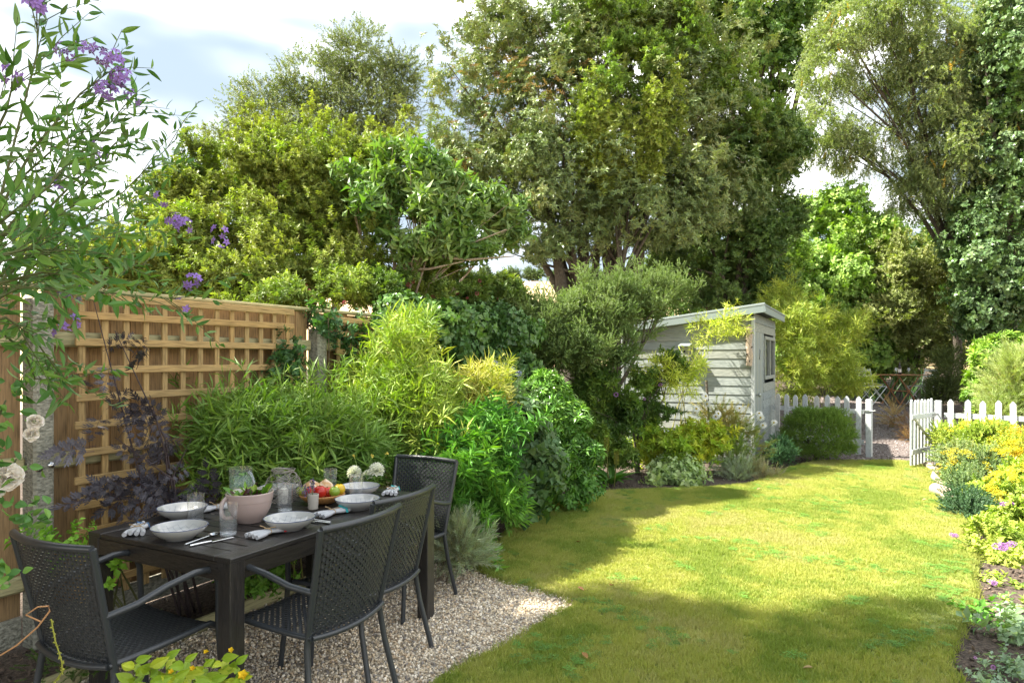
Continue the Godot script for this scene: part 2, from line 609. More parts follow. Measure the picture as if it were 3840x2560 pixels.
func make_sprays() -> void:
	K["broad"] = [spray(14, 0.075, 0.036, 0.14, 1.1, 0.3, 1, 0.2), spray(14, 0.075, 0.036, 0.12, 1.2, 0.4, 1, 0.2)]
	K["small"] = [spray(18, 0.042, 0.024, 0.11, 1.25, 0.2, 1, 0.2), spray(16, 0.04, 0.022, 0.09, 1.4, 0.3, 1, 0.2)]
	K["tiny"] = [spray(40, 0.016, 0.008, 0.13, 0.9, 0.1, 1, 0.1), spray(36, 0.017, 0.008, 0.11, 1.1, 0.1, 1, 0.1)]
	K["bamboo"] = [spray(9, 0.125, 0.015, 0.14, 0.75, 0.45, 2, 0.15, 0.3, 0.4), spray(8, 0.115, 0.014, 0.12, 0.95, 0.6, 2, 0.15, 0.3, 0.4), spray(7, 0.13, 0.016, 0.16, 0.6, 0.3, 2, 0.15, 0.3, 0.3)]
	K["cornel"] = [spray(8, 0.125, 0.052, 0.12, 1.3, 0.55, 2, 0.3), spray(7, 0.12, 0.05, 0.1, 1.5, 0.7, 2, 0.3)]
	K["ivy"] = [spray(10, 0.075, 0.07, 0.16, 1.3, 0.3, 2, 0.12, 0.35), spray(9, 0.07, 0.066, 0.14, 1.5, 0.4, 2, 0.12, 0.35)]
	K["birch"] = [spray(16, 0.052, 0.040, 0.26, 1.3, 0.2, 1, 0.15), spray(14, 0.05, 0.038, 0.22, 1.4, 0.2, 1, 0.15), spray(20, 0.05, 0.038, 0.36, 1.3, 0.2, 1, 0.15)]
	K["whorl"] = [spray(11, 0.15, 0.046, 0.05, 1.15, 0.25, 2, 0.25, 0.6), spray(10, 0.14, 0.044, 0.05, 1.35, 0.35, 2, 0.25, 0.6)]
	K["euphorbia"] = [spray(34, 0.095, 0.013, 0.26, 1.25, 0.35, 1, 0.1, 0.5), spray(30, 0.09, 0.013, 0.22, 1.2, 0.4, 1, 0.1, 0.5)]
	K["needle"] = [spray(36, 0.05, 0.0042, 0.2, 0.55, 0.1, 1, 0.0), spray(32, 0.045, 0.004, 0.17, 0.6, 0.15, 1, 0.0)]
	K["dead_nettle"] = [spray(12, 0.055, 0.04, 0.16, 1.35, 0.3, 2, 0.2), spray(12, 0.06, 0.038, 0.2, 1.3, 0.3, 2, 0.2)]
	# feathery flowering tops: small rays of yellow florets
	var mb := MB.new()
	for i in 46:
		var a := i * 2.399
		var b := Vector3(cos(a), 0, sin(a)) * 0.055 * sqrt((i + 0.5) / 46.0) + Vector3.UP * rf(-0.004, 0.014)
		mb.col = Color(1, 1, 1) * rf(0.75, 1.2)
		mb.leaf(b, rv() + Vector3.UP, rv(), 0.013, 0.009, 0.2, 0.1, 1, 0.5)
	K["umbel"] = [mb.mesh()]
	# star flower, five petals
	mb = MB.new()
	for i in 5:
		var a := TAU * i / 5.0
		mb.col = Color(1, 1, 1) * rf(0.85, 1.15)
		mb.leaf(Vector3.ZERO, Vector3(cos(a), 0.12, sin(a)), Vector3.UP, 0.021, 0.0125, 0.1, 0.15, 2, 0.5)
	mb.col = Color(2.6, 3.2, 0.25)
	mb.tube([Vector3.ZERO, Vector3(0, 0.006, 0)], [0.0022, 0.0012], 5)
	K["star"] = [mb.mesh()]
	# round floret head
	mb = MB.new()
	for i in 60:
		var y := 1.0 - 2.0 * (i + 0.5) / 60.0
		var r := sqrt(1.0 - y * y)
		var o := Vector3(r * cos(i * 2.399), y, r * sin(i * 2.399))
		mb.col = Color(1, 1, 1) * rf(0.7, 1.25)
		mb.leaf(o * 0.016, o + rv() * 0.3, rv(), 0.011, 0.0065, 0.1, 0.1, 1, 0.6)
	K["floret_ball"] = [mb.mesh()]
	# daisy
	mb = MB.new()
	for i in 14:
		var a := TAU * i / 14.0
		mb.col = Color(1, 1, 1) * rf(0.9, 1.05)
		mb.leaf(Vector3(cos(a), 0, sin(a)) * 0.006, Vector3(cos(a), rf(-0.25, 0.05), sin(a)), Vector3.UP, 0.036, 0.012, 0.05, 0.15, 2, 0.6)
	mb.col = Color(0.55, 0.42, 0.05)
	mb.lathe([Vector2(0.010, 0.0), Vector2(0.008, 0.005), Vector2(0.0, 0.008)], 8)
	K["daisy"] = [mb.mesh()]


func blob(u: float, v: float, d: float, ru: float, rvv: float, deep := 0.0) -> Array:
	var k := d / LENS
	return [at(u, v, d), Vector3(ru * k, rvv * k, deep if deep > 0.0 else (ru + rvv) * 0.5 * k)]


func pick(pal: Array, j: float) -> Color:
	var t := clampf(j, 0.0, 0.999) * (pal.size() - 1)
	var i := int(t)
	return pal[i].lerp(pal[mini(i + 1, pal.size() - 1)], t - i)


# fill blobs with sprays; o: n, inner, out, up, rnd, size, gap, gapk, mat, called
func fill(root: Node3D, kind: String, blobs: Array, pal: Array, o: Dictionary) -> void:
	var base: Vector3 = root.position
	var inv := Basis(Vector3.UP, -root.rotation.y)
	if not o.has("solid"):
		var all := []
		for b in blobs:
			var r: Vector3 = b[1]
			if minf(r.x, minf(r.y, r.z)) < 0.16:
				all.append(b)
				continue
			all.append([b[0], r * 0.80])
			for k in 11:
				var q := rv()
				all.append([b[0] + q * r * rf(0.55, 0.82), Vector3.ONE * pow(r.x * r.y * r.z, 0.333) * rf(0.22, 0.44) * Vector3(1.1, 0.85, 1.1)])
		blobs = all
	var vol := []
	var total := 0.0
	for b in blobs:
		var r: Vector3 = b[1]
		total += pow(r.x * r.y * r.z, 0.667)
		vol.append(total)
	var n: int = o.n
	var inner: float = o.get("inner", 0.55) * 0.8
	var ow: float = o.get("out", 1.0)
	var uw: float = o.get("up", 0.4)
	var rw: float = o.get("rnd", 0.6)
	var size: float = o.get("size", 1.0)
	var gap: float = o.get("gap", -0.15)
	var gk: float = o.get("gapk", 1.6)
	var low: float = o.get("low", -100.0)
	var f := noise(gk, rng.randi() % 9999, 3)
	var hue := noise(o.get("huek", 1.2), rng.randi() % 9999, 3)
	var meshes: Array = K[kind]
	var bufs := []
	for k in meshes.size():
		bufs.append(PackedFloat32Array())
	var made := 0
	var tries := 0
	while made < n and tries < n * 5:
		tries += 1
		var q := rng.randf() * total
		var i := 0
		while vol[i] < q:
			i += 1
		var dir := rv()
		var r := lerpf(inner, 1.0, sqrt(rng.randf())) * rf(0.82, 1.14)
		var pos: Vector3 = blobs[i][0] + dir * blobs[i][1] * r
		if pos.y < low or f.get_noise_3dv(pos) < gap * (1.0 if r > 0.6 else 0.3):
			continue
		made += 1
		var y := dir * ow + Vector3.UP * uw + rv() * rw
		var s := size * rf(0.75, 1.3)
		var c := pick(pal, 0.5 + 0.75 * hue.get_noise_3dv(pos) + rf(-0.22, 0.22)) * rf(0.85, 1.15) * Color(1.75, 1.85, 1.95)
		push(bufs[made % meshes.size()], inv * aim(y, rf(0, TAU)).scaled_local(Vector3(s, s, s)), inv * (pos - base), c)
	var called: String = o.get("called", "foliage")
	for k in meshes.size():
		if bufs[k].size():
			var part_ := many(root, called, meshes[k], M[o.get("mat", "leaf")], bufs[k])
			part_.set_meta("kind", "stuff")


# a trunk with limbs that reach into the crown
func wooden(root: Node3D, called: String, blobs: Array, r0: float, fork: float, mat := "bark", twigs := 2) -> void:
	var base: Vector3 = root.position
	var mb := MB.new()
	var f := Vector3(0, fork, 0)
	mb.tube([Vector3(0, -0.1, 0), f * 0.5 + rv() * fork * 0.03, f], [r0 * 1.25, r0, r0 * 0.85], 9)
	for b in blobs:
		var c: Vector3 = b[0] - base
		var mid := f.lerp(c, 0.5) + Vector3(rf(-0.2, 0.2), 0.12 * (c - f).length(), rf(-0.2, 0.2))
		mb.tube([f * 0.92, f.lerp(mid, 0.5) + rv() * 0.06, mid, c], [r0 * 0.62, r0 * 0.5, r0 * 0.34, r0 * 0.14], 7)
		for k in twigs:
			var e: Vector3 = c + rv() * (b[1] as Vector3) * 0.85
			mb.tube([mid, mid.lerp(e, 0.5) + rv() * 0.1, e], [r0 * 0.22, r0 * 0.14, r0 * 0.04], 5)
	built(root, called, mb, M[mat])


# ragged shoots that stand out of a crown's outline
func shoots(root: Node3D, kind: String, bl: Array, pal: Array, count: int, reach: float, n: int, size: float, mat := "leaf") -> void:
	var list := []
	for k in count:
		var b: Array = bl[k % bl.size()]
		var o := rv()
		o.y = o.y * 0.6 + 0.4
		var c: Vector3 = b[0] + o * (b[1] as Vector3) * 0.98
		var dir := (o + Vector3.UP * 0.7 + rv() * 0.4).normalized()
		var ln := reach * rf(0.5, 1.4)
		for e in 4:
			list.append([c + dir * ln * (e + 0.5) / 4.0, Vector3.ONE * ln * 0.16 * (1.0 - 0.18 * e)])
	fill(root, kind, list, pal, {n = n, solid = 1, inner = 0.0, size = size, gap = -1.0, up = 0.8, out = 0.5, mat = mat, called = "shoots"})


func stalks(root: Node3D, called: String, list: Array, r: float, color: Color) -> void:
	var base: Vector3 = root.position
	var mb := MB.new()
	mb.col = color
	for l in list:
		var a: Vector3 = l[0] - base
		var b: Vector3 = l[1] - base
		mb.tube([a, a.lerp(b, 0.5) + Vector3(rf(-0.03, 0.03), 0.0, rf(-0.03, 0.03)), b], [r, r * 0.8, r * 0.5], 5)
	built(root, called, mb, M.twig)


# ---------------------------------------------------------------- ground
func sheet(xs: Array, zs: Array, lift: Callable) -> MB:
	var mb := MB.new()
	for i in xs.size() - 1:
		for j in zs.size() - 1:
			var a := Vector3(xs[i], lift.call(xs[i], zs[j]), zs[j])
			var b := Vector3(xs[i + 1], lift.call(xs[i + 1], zs[j]), zs[j])
			var c := Vector3(xs[i + 1], lift.call(xs[i + 1], zs[j + 1]), zs[j + 1])
			var d := Vector3(xs[i], lift.call(xs[i], zs[j + 1]), zs[j + 1])
			mb.quad(a, b, c, d, Vector3.UP)
	return mb


func slab(poly: Array, y: float, thick: float) -> MB:
	var mb := MB.new()
	var flat := PackedVector2Array()
	for q in poly:
		var w := P(q[0], q[1])
		flat.append(Vector2(w.x, w.z))
	var idx := Geometry2D.triangulate_polygon(flat)
	for k in range(0, idx.size(), 3):
		var t := []
		for e in 3:
			t.append(Vector3(flat[idx[k + e]].x, y, flat[idx[k + e]].y))
		mb.tri(t[0], t[1], t[2], Vector3.UP)
	var mid := Vector2.ZERO
	for q in flat:
		mid += q / flat.size()
	for k in flat.size():
		var a := flat[k]
		var b := flat[(k + 1) % flat.size()]
		var nn := Vector3(b.y - a.y, 0, a.x - b.x)
		if nn.dot(Vector3(a.x - mid.x, 0, a.y - mid.y)) < 0.0:
			nn = -nn
		mb.quad(Vector3(a.x, y, a.y), Vector3(b.x, y, b.y), Vector3(b.x, y - thick, b.y), Vector3(a.x, y - thick, a.y), nn)
	return mb


func steps(a: float, b: float, st: float) -> Array:
	var o := []
	var x := a
	while x < b - 0.001:
		o.append(x)
		x += st
	o.append(b)
	return o


func soften(poly: Array, rounds := 2) -> Array:
	for r in rounds:
		var o := []
		for k in poly.size():
			var a: Array = poly[k]
			var b: Array = poly[(k + 1) % poly.size()]
			o.append([lerpf(a[0], b[0], 0.25), lerpf(a[1], b[1], 0.25)])
			o.append([lerpf(a[0], b[0], 0.75), lerpf(a[1], b[1], 0.75)])
		poly = o
	return poly


var lawn_edge := []
var gravel_edge := []


func inside(poly: PackedVector2Array, p: float, s: float) -> bool:
	return Geometry2D.is_point_in_polygon(Vector2(p, s), poly)


func make_ground() -> void:
	var xs := steps(-400, -20, 20) + steps(-18, 30, 1.0) + steps(40, 420, 20)
	var zs := steps(-700, -60, 20) + steps(-58, -24, 2.0) + steps(-23, 8, 1.0) + steps(20, 200, 30)
	structure("field", sheet(xs, zs, func(x, z): return height(x, z) - (0.12 if z > -22.5 and z < 6.5 and x > -11.0 and x < 21.0 else 0.0)), M.stubble)
	var soilf := noise(1.3, 77, 4)
	structure("garden_soil", sheet(steps(-12, 22, 0.25), steps(-23.5, 7, 0.25), func(x, z): return height(x, z) + 0.012 * soilf.get_noise_2d(x * 2.0, z * 2.0) - 0.012), M.soil)
	lawn_edge = soften([[-2.42, 4.16], [-2.57, 4.62], [-2.79, 5.41], [-2.91, 6.34], [-2.79, 7.28], [-2.18, 7.80], [-1.53, 8.25], [-1.11, 8.85], [-1.02, 9.67], [-0.74, 10.74], [-0.47, 11.16], [0.16, 11.49], [0.63, 11.75], [0.78, 11.2], [0.90, 10.67], [0.82, 9.3], [0.86, 8.06], [0.82, 6.8], [0.68, 5.72], [0.6, 5.03], [0.44, 4.43], [0.36, 4.1], [0.40, 3.6], [0.45, 2.5], [0.5, 0.0], [0.5, -2.5], [-1.9, -2.5], [-1.9, 1.5], [-1.78, 2.73], [-1.69, 3.14], [-1.63, 3.56], [-1.58, 3.85], [-1.62, 4.02], [-1.88, 4.09]])
	gravel_edge = [[-3.3, -0.5], [-3.3, 4.0], [-2.9, 4.25], [-2.40, 4.2], [-1.85, 4.12], [-1.56, 4.0], [-1.54, 3.85], [-1.58, 3.5], [-1.65, 3.14], [-1.74, 2.73], [-1.85, 1.5], [-1.85, -0.5]]
	structure("lawn", slab(lawn_edge, 0.022, 0.06), M.thatch)
	structure("gravel_bed", slab(gravel_edge, 0.006, 0.04), M.gravel_base)
	# path of grit behind the gate
	var gp := sheet(steps(4.8, 9.5, 0.25), steps(-18.0, -9.9, 0.25), func(x, z): return height(x, z) + 0.022 - (0.10 if x < 5.0 or x > 9.3 or z > -10.1 else 0.0))
	structure("path", gp, M.path_grit)
	# grass tufts
	var mb := MB.new()
	for i in 22:
		var b := Vector3(rf(-0.028, 0.028), 0, rf(-0.028, 0.028))
		var f := rf(0.75, 1.25)
		mb.col = Color(f * rf(0.95, 1.15), f, f * rf(0.8, 1.1))
		mb.leaf(b, Vector3(rf(-1.0, 1.0), 1, rf(-1.0, 1.0)), rv(), rf(0.018, 0.040), 0.0037, 0.0, rf(0.0, 0.5), 1, 0.3)
	var tuft := mb.mesh()
	var poly := PackedVector2Array()
	for q in lawn_edge:
		poly.append(Vector2(q[0], q[1]))
	var worn := noise(0.55, 91, 4)
	var fine := noise(3.2, 92, 3)
	var buf := PackedFloat32Array()
	var straw := Color(0.53, 0.49, 0.23)
	var green := Color(0.31, 0.39, 0.08)
	var lime := Color(0.48, 0.495, 0.135)
	for i in 84000:
		var s := 1.6 + 10.2 * pow(rng.randf(), 1.35)
		var p := rf(-3.0, 1.0)
		if not inside(poly, p, s):
			continue
		var t := worn.get_noise_2d(p * 1.3, s) + 0.45 * fine.get_noise_2d(p, s) + rf(-0.18, 0.18)
		# bare, trodden turf beside the far border
		var bare := smoothstep(0.05, 0.75, p + 0.35 * fine.get_noise_2d(p * 0.7, s * 0.7)) * smoothstep(6.6, 4.6, s)
		if rng.randf() < bare * 0.85:
			continue
		var c := lime.lerp(green, smoothstep(0.02, 0.35, t)).lerp(straw, smoothstep(-0.15, -0.6, t) * 0.7 + 0.4 * bare)
		var k := rf(0.7, 1.25) * (1.0 - 0.3 * bare)
		push(buf, aim(Vector3.UP + rv() * 0.12, rf(0, TAU)).scaled_local(Vector3(1, k, 1)), P(p, s, 0.021), c)
	for i in lawn_edge.size():
		var a: Array = lawn_edge[i]
		var b: Array = lawn_edge[(i + 1) % lawn_edge.size()]
		if a[1] < 1.5:
			continue
		var m := int(Vector2(a[0] - b[0], a[1] - b[1]).length() * 75.0)
		for k in m:
			var f := rng.randf()
			var q := P(lerpf(a[0], b[0], f) + rf(-0.05, 0.035), lerpf(a[1], b[1], f) + rf(-0.05, 0.05), 0.004)
			var h := rf(1.0, 1.9)
			push(buf, aim(Vector3.UP + rv() * 0.35, rf(0, TAU)).scaled_local(Vector3(1, h, 1)), q, green.lerp(lime, rng.randf()) * rf(0.7, 1.1))
	var g := many(self, "grass", tuft, M.grass_blade, buf)
	tag(g, "short mown lawn grass, lime green with straw patches", "grass", "", "stuff")
	# clover and small weeds in the turf
	var clover := PackedFloat32Array()
	var cw := MB.new()
	for i in 14:
		var a := i * 2.399
		var o := Vector3(cos(a), 0, sin(a)) * 0.03 * sqrt(i / 14.0) + Vector3.UP * rf(0.012, 0.022)
		for e in 3:
			mb = cw
			mb.col = Color(1, 1, 1) * rf(0.8, 1.2)
			cw.leaf(o, Vector3(cos(a + e * 2.1), 0.15, sin(a + e * 2.1)), Vector3.UP, 0.009, 0.008, 0.1, 0.1, 1, 0.6)
	var patches := noise(1.4, 95, 2)
	for i in 9000:
		var p := rf(-2.9, 0.9)
		var s := rf(2.0, 11.0)
		if inside(poly, p, s) and patches.get_noise_2d(p, s) > 0.28:
			push(clover, aim(Vector3.UP, rf(0, TAU)).scaled_local(Vector3.ONE * rf(0.7, 1.3)), P(p, s, 0.022), Color(0.14, 0.30, 0.05) * rf(0.8, 1.3))
	var cl := many(self, "clover", cw.mesh(), M.grass_blade, clover)
	tag(cl, "small dark green clover patches in the lawn", "clover", "", "stuff")
	# gravel stones
	var stone := MB.new()
	var pts := []
	for i in 12:
		var y := 1.0 - 2.0 * (i + 0.5) / 12.0
		var r := sqrt(1.0 - y * y)
		pts.append(Vector3(r * cos(i * 2.4), y * 0.6, r * sin(i * 2.4) * 0.8) * rf(0.8, 1.15))
	stone_hull(stone, pts)
	var sm := stone.mesh()
	poly = PackedVector2Array()
	for q in gravel_edge:
		poly.append(Vector2(q[0], q[1]))
	buf = PackedFloat32Array()
	var tones := [Color(0.58, 0.52, 0.42), Color(0.68, 0.63, 0.54), Color(0.46, 0.37, 0.27), Color(0.25, 0.24, 0.235), Color(0.76, 0.73, 0.66), Color(0.60, 0.52, 0.39)]
	for i in 52000:
		var p := rf(-3.36, -1.45)
		var s := rf(1.3, 4.3)
		var over := p > -2.05 + rf(-0.25, 0.25)
		if not inside(poly, p, s) and not (rng.randf() < 0.06 and p < -1.9):
			continue
		var k := 0.0042 + 0.0075 * pow(rng.randf(), 2.2)
		var c: Color = tones[rng.randi() % 6] * rf(0.75, 1.2) * Color(1.08, 1.02, 0.93)
		push(buf, Basis(rv(), rf(0, TAU)).scaled_local(Vector3(k, k, k) * 1.0), P(p, s, 0.008 + rf(0.0, 0.012)), c)
	g = many(self, "gravel", sm, M.stone, buf)
	tag(g, "buff and grey gravel stones under the dining table", "gravel", "", "stuff")
	# clods and chips on the bare soil
	buf = PackedFloat32Array()
	for i in 16000:
		var p := rf(-4.0, 2.6)
		var s := rf(1.2, 12.5)
		if p > -2.3 and p < 0.35 and s < 11.0:
			continue
		var w := P(p, s)
		var k := rf(0.005, 0.02)
		var c := Color(0.075, 0.052, 0.037) * rf(0.5, 1.6)
		if rng.randf() < 0.07:
			c = Color(0.26, 0.19, 0.13) * rf(0.7, 1.2)
		push(buf, Basis(rv(), rf(0, TAU)).scaled_local(Vector3(k, k * rf(0.4, 1.0), k)), Vector3(w.x, height(w.x, w.z) - 0.002, w.z), c)
	g = many(self, "soil_crumbs", sm, M.stone, buf)
	tag(g, "dark crumbs of soil and bark on the flower beds", "soil", "", "stuff")
	# pale shards on the path behind the gate
	buf = PackedFloat32Array()
	for i in 9000:
		var x := rf(5.0, 9.2)
		var z := rf(-17.5, -10.2)
		var k := rf(0.006, 0.02)
		var c: Color = [Color(0.17, 0.14, 0.13), Color(0.30, 0.27, 0.26), Color(0.10, 0.075, 0.065)][rng.randi() % 3] * rf(0.8, 1.2)
		push(buf, Basis(rv(), rf(0, TAU)).scaled_local(Vector3(k, k * 0.6, k)), Vector3(x, height(x, z) + 0.026, z), c)
	g = many(self, "path_shingle", sm, M.stone, buf)
	tag(g, "purple grey shingle on the path beyond the gate", "shingle", "", "stuff")


func stone_hull(mb: MB, pts: Array) -> void:
	# convex hull of a few points by brute force
	var m := pts.size()
	for i in m:
		for j in range(i + 1, m):
			for k in range(j + 1, m):
				var nn: Vector3 = (pts[j] - pts[i]).cross(pts[k] - pts[i])
				if nn.length() < 0.0001:
					continue
				var pos := 0
				var neg := 0
				for l in m:
					if l == i or l == j or l == k:
						continue
					if nn.dot(pts[l] - pts[i]) > 0.0:
						pos += 1
					else:
						neg += 1
				if pos == 0 or neg == 0:
					mb.tri(pts[i], pts[j], pts[k], (pts[i] + pts[j] + pts[k]))


# ---------------------------------------------------------------- the long fence
func boxed(size: Vector3, bevel := 0.003) -> ArrayMesh:
	var mb := MB.new()
	mb.box(Vector3.ZERO, size, Basis.IDENTITY, bevel)
	return mb.mesh()




func along_s() -> Basis:   # a piece whose own y runs along the fence (local -z)
	return Basis(Vector3.RIGHT, Vector3(0, 0, -1), Vector3(0, 1, 0))


func make_fence() -> void:
	var board := boxed(Vector3(0.016, 1.78, 0.130), 0.003)
	var posts := [-0.04, 2.09, 4.22, 6.35, 8.48]
	var names := ["brown close-board fence panel behind the climbing shrub and roses", "brown close-board fence panel behind the square trellis with dark lacy shrub", "brown close-board fence panel behind the bamboo, half hidden", "fence panel smothered under ivy beyond the bamboo"]
	for k in 4:
		var s0: float = posts[k] + 0.06
		var s1: float = posts[k + 1] - 0.06
		var t := thing("fence_panel", names[k], "fence", P(-4.06, s0), YAW, "panels of the long wooden fence")
		var nb := int((s1 - s0) / 0.122)
		for i in nb:
			var o := part(t, "board", board, M["fence_wood%d" % (rng.randi() % 3)], Transform3D(Basis(Vector3.UP, 0.06) * Basis.IDENTITY, Vector3(rf(-0.002, 0.002), 1.045 + rf(-0.004, 0.004), -(i + 0.5) * (s1 - s0) / nb)))
		for y in [1.66, 0.98, 0.34]:
			var mb := MB.new()
			mb.box(Vector3.ZERO, Vector3(0.05, s1 - s0, 0.085), Basis.IDENTITY, 0.012)
			built(t, "rail", mb, M["cap_wood%d" % (k % 2)], Transform3D(along_s(), Vector3(0.038, y, -(s1 - s0) * 0.5)))
		var mb2 := MB.new()
		mb2.box(Vector3.ZERO, Vector3(0.085, s1 - s0 + 0.10, 0.026), Basis.IDENTITY, 0.006)
		built(t, "cap", mb2, M["cap_wood%d" % ((k + 1) % 2)], Transform3D(along_s(), Vector3(0.0, 1.955, -(s1 - s0) * 0.5)))
		mb2 = MB.new()
		mb2.box(Vector3.ZERO, Vector3(0.045, 0.15, s1 - s0), Basis.IDENTITY, 0.004)
		built(t, "gravel_board", mb2, M.concrete, Transform3D(Basis.IDENTITY, Vector3(0, 0.078, -(s1 - s0) * 0.5)))
	var pn := ["tall concrete fence post hidden behind the climbing shrub", "tall grey concrete fence post with two steel bolts", "short grey concrete post standing between two trellises", "concrete fence post buried in ivy"]
	for k in 4:
		var h: float = [1.9, 1.9, 1.82, 1.8][k]
		var t := thing("concrete_post", pn[k], "post", P(-3.995, posts[k]), YAW, "concrete posts of the long fence")
		var mb := MB.new()
		mb.box(Vector3(0, h * 0.5 - 0.02, 0), Vector3(0.125, h, 0.105), Basis.IDENTITY, 0.012)
		built(t, "shaft", mb, M.concrete)
		if k == 1:
			for dz in [0.028, -0.032]:
				var bm := MB.new()
				bm.lathe([Vector2(0.021, 0.0), Vector2(0.020, 0.005), Vector2(0.015, 0.013), Vector2(0.008, 0.018), Vector2(0.0, 0.0195)], 16)
				built(t, "bolt", bm, M.steel, Transform3D(Basis(Vector3(0, 0, 1), -PI * 0.5), Vector3(0.0615, 0.965 - dz * 0.2, dz)))
	trellis(2.305, 13, [1.91, 1.80, 1.645, 1.487, 1.33, 1.172, 1.015, 0.86, 0.712, 0.56, 0.405, 0.25], "square timber trellis with a dark lacy-leaved shrub in front")
	trellis(4.44, 10, [1.88, 1.76, 1.61, 1.45, 1.30, 1.14, 0.98, 0.83], "timber trellis half hidden by bamboo and ivy")


func trellis(s0: float, n: int, ys: Array, label: String) -> void:
	var t := thing("trellis", label, "trellis", P(-3.965, s0), YAW, "trellises on the long fence")
	var top: float = ys[0] + 0.02
	var low: float = ys[-1] - 0.10
	var slat := boxed(Vector3(0.018, top - low, 0.037), 0.003)
	var ln := 0.1295 * (n - 1)
	for i in n:
		part(t, "slat", slat, M["trellis_wood%d" % (rng.randi() % 3)], Transform3D(Basis.IDENTITY, Vector3(rf(-0.001, 0.001), (top + low) * 0.5, -i * 0.1295 + rf(-0.003, 0.003))))
	var rail := boxed(Vector3(0.018, ln + 0.10, 0.044), 0.003)
	for y in ys:
		part(t, "rail", rail, M["trellis_wood%d" % (rng.randi() % 3)], Transform3D(Basis(Vector3.RIGHT, rf(-0.003, 0.003)) * along_s(), Vector3(0.0195, y, -ln * 0.5 + rf(-0.006, 0.006))))


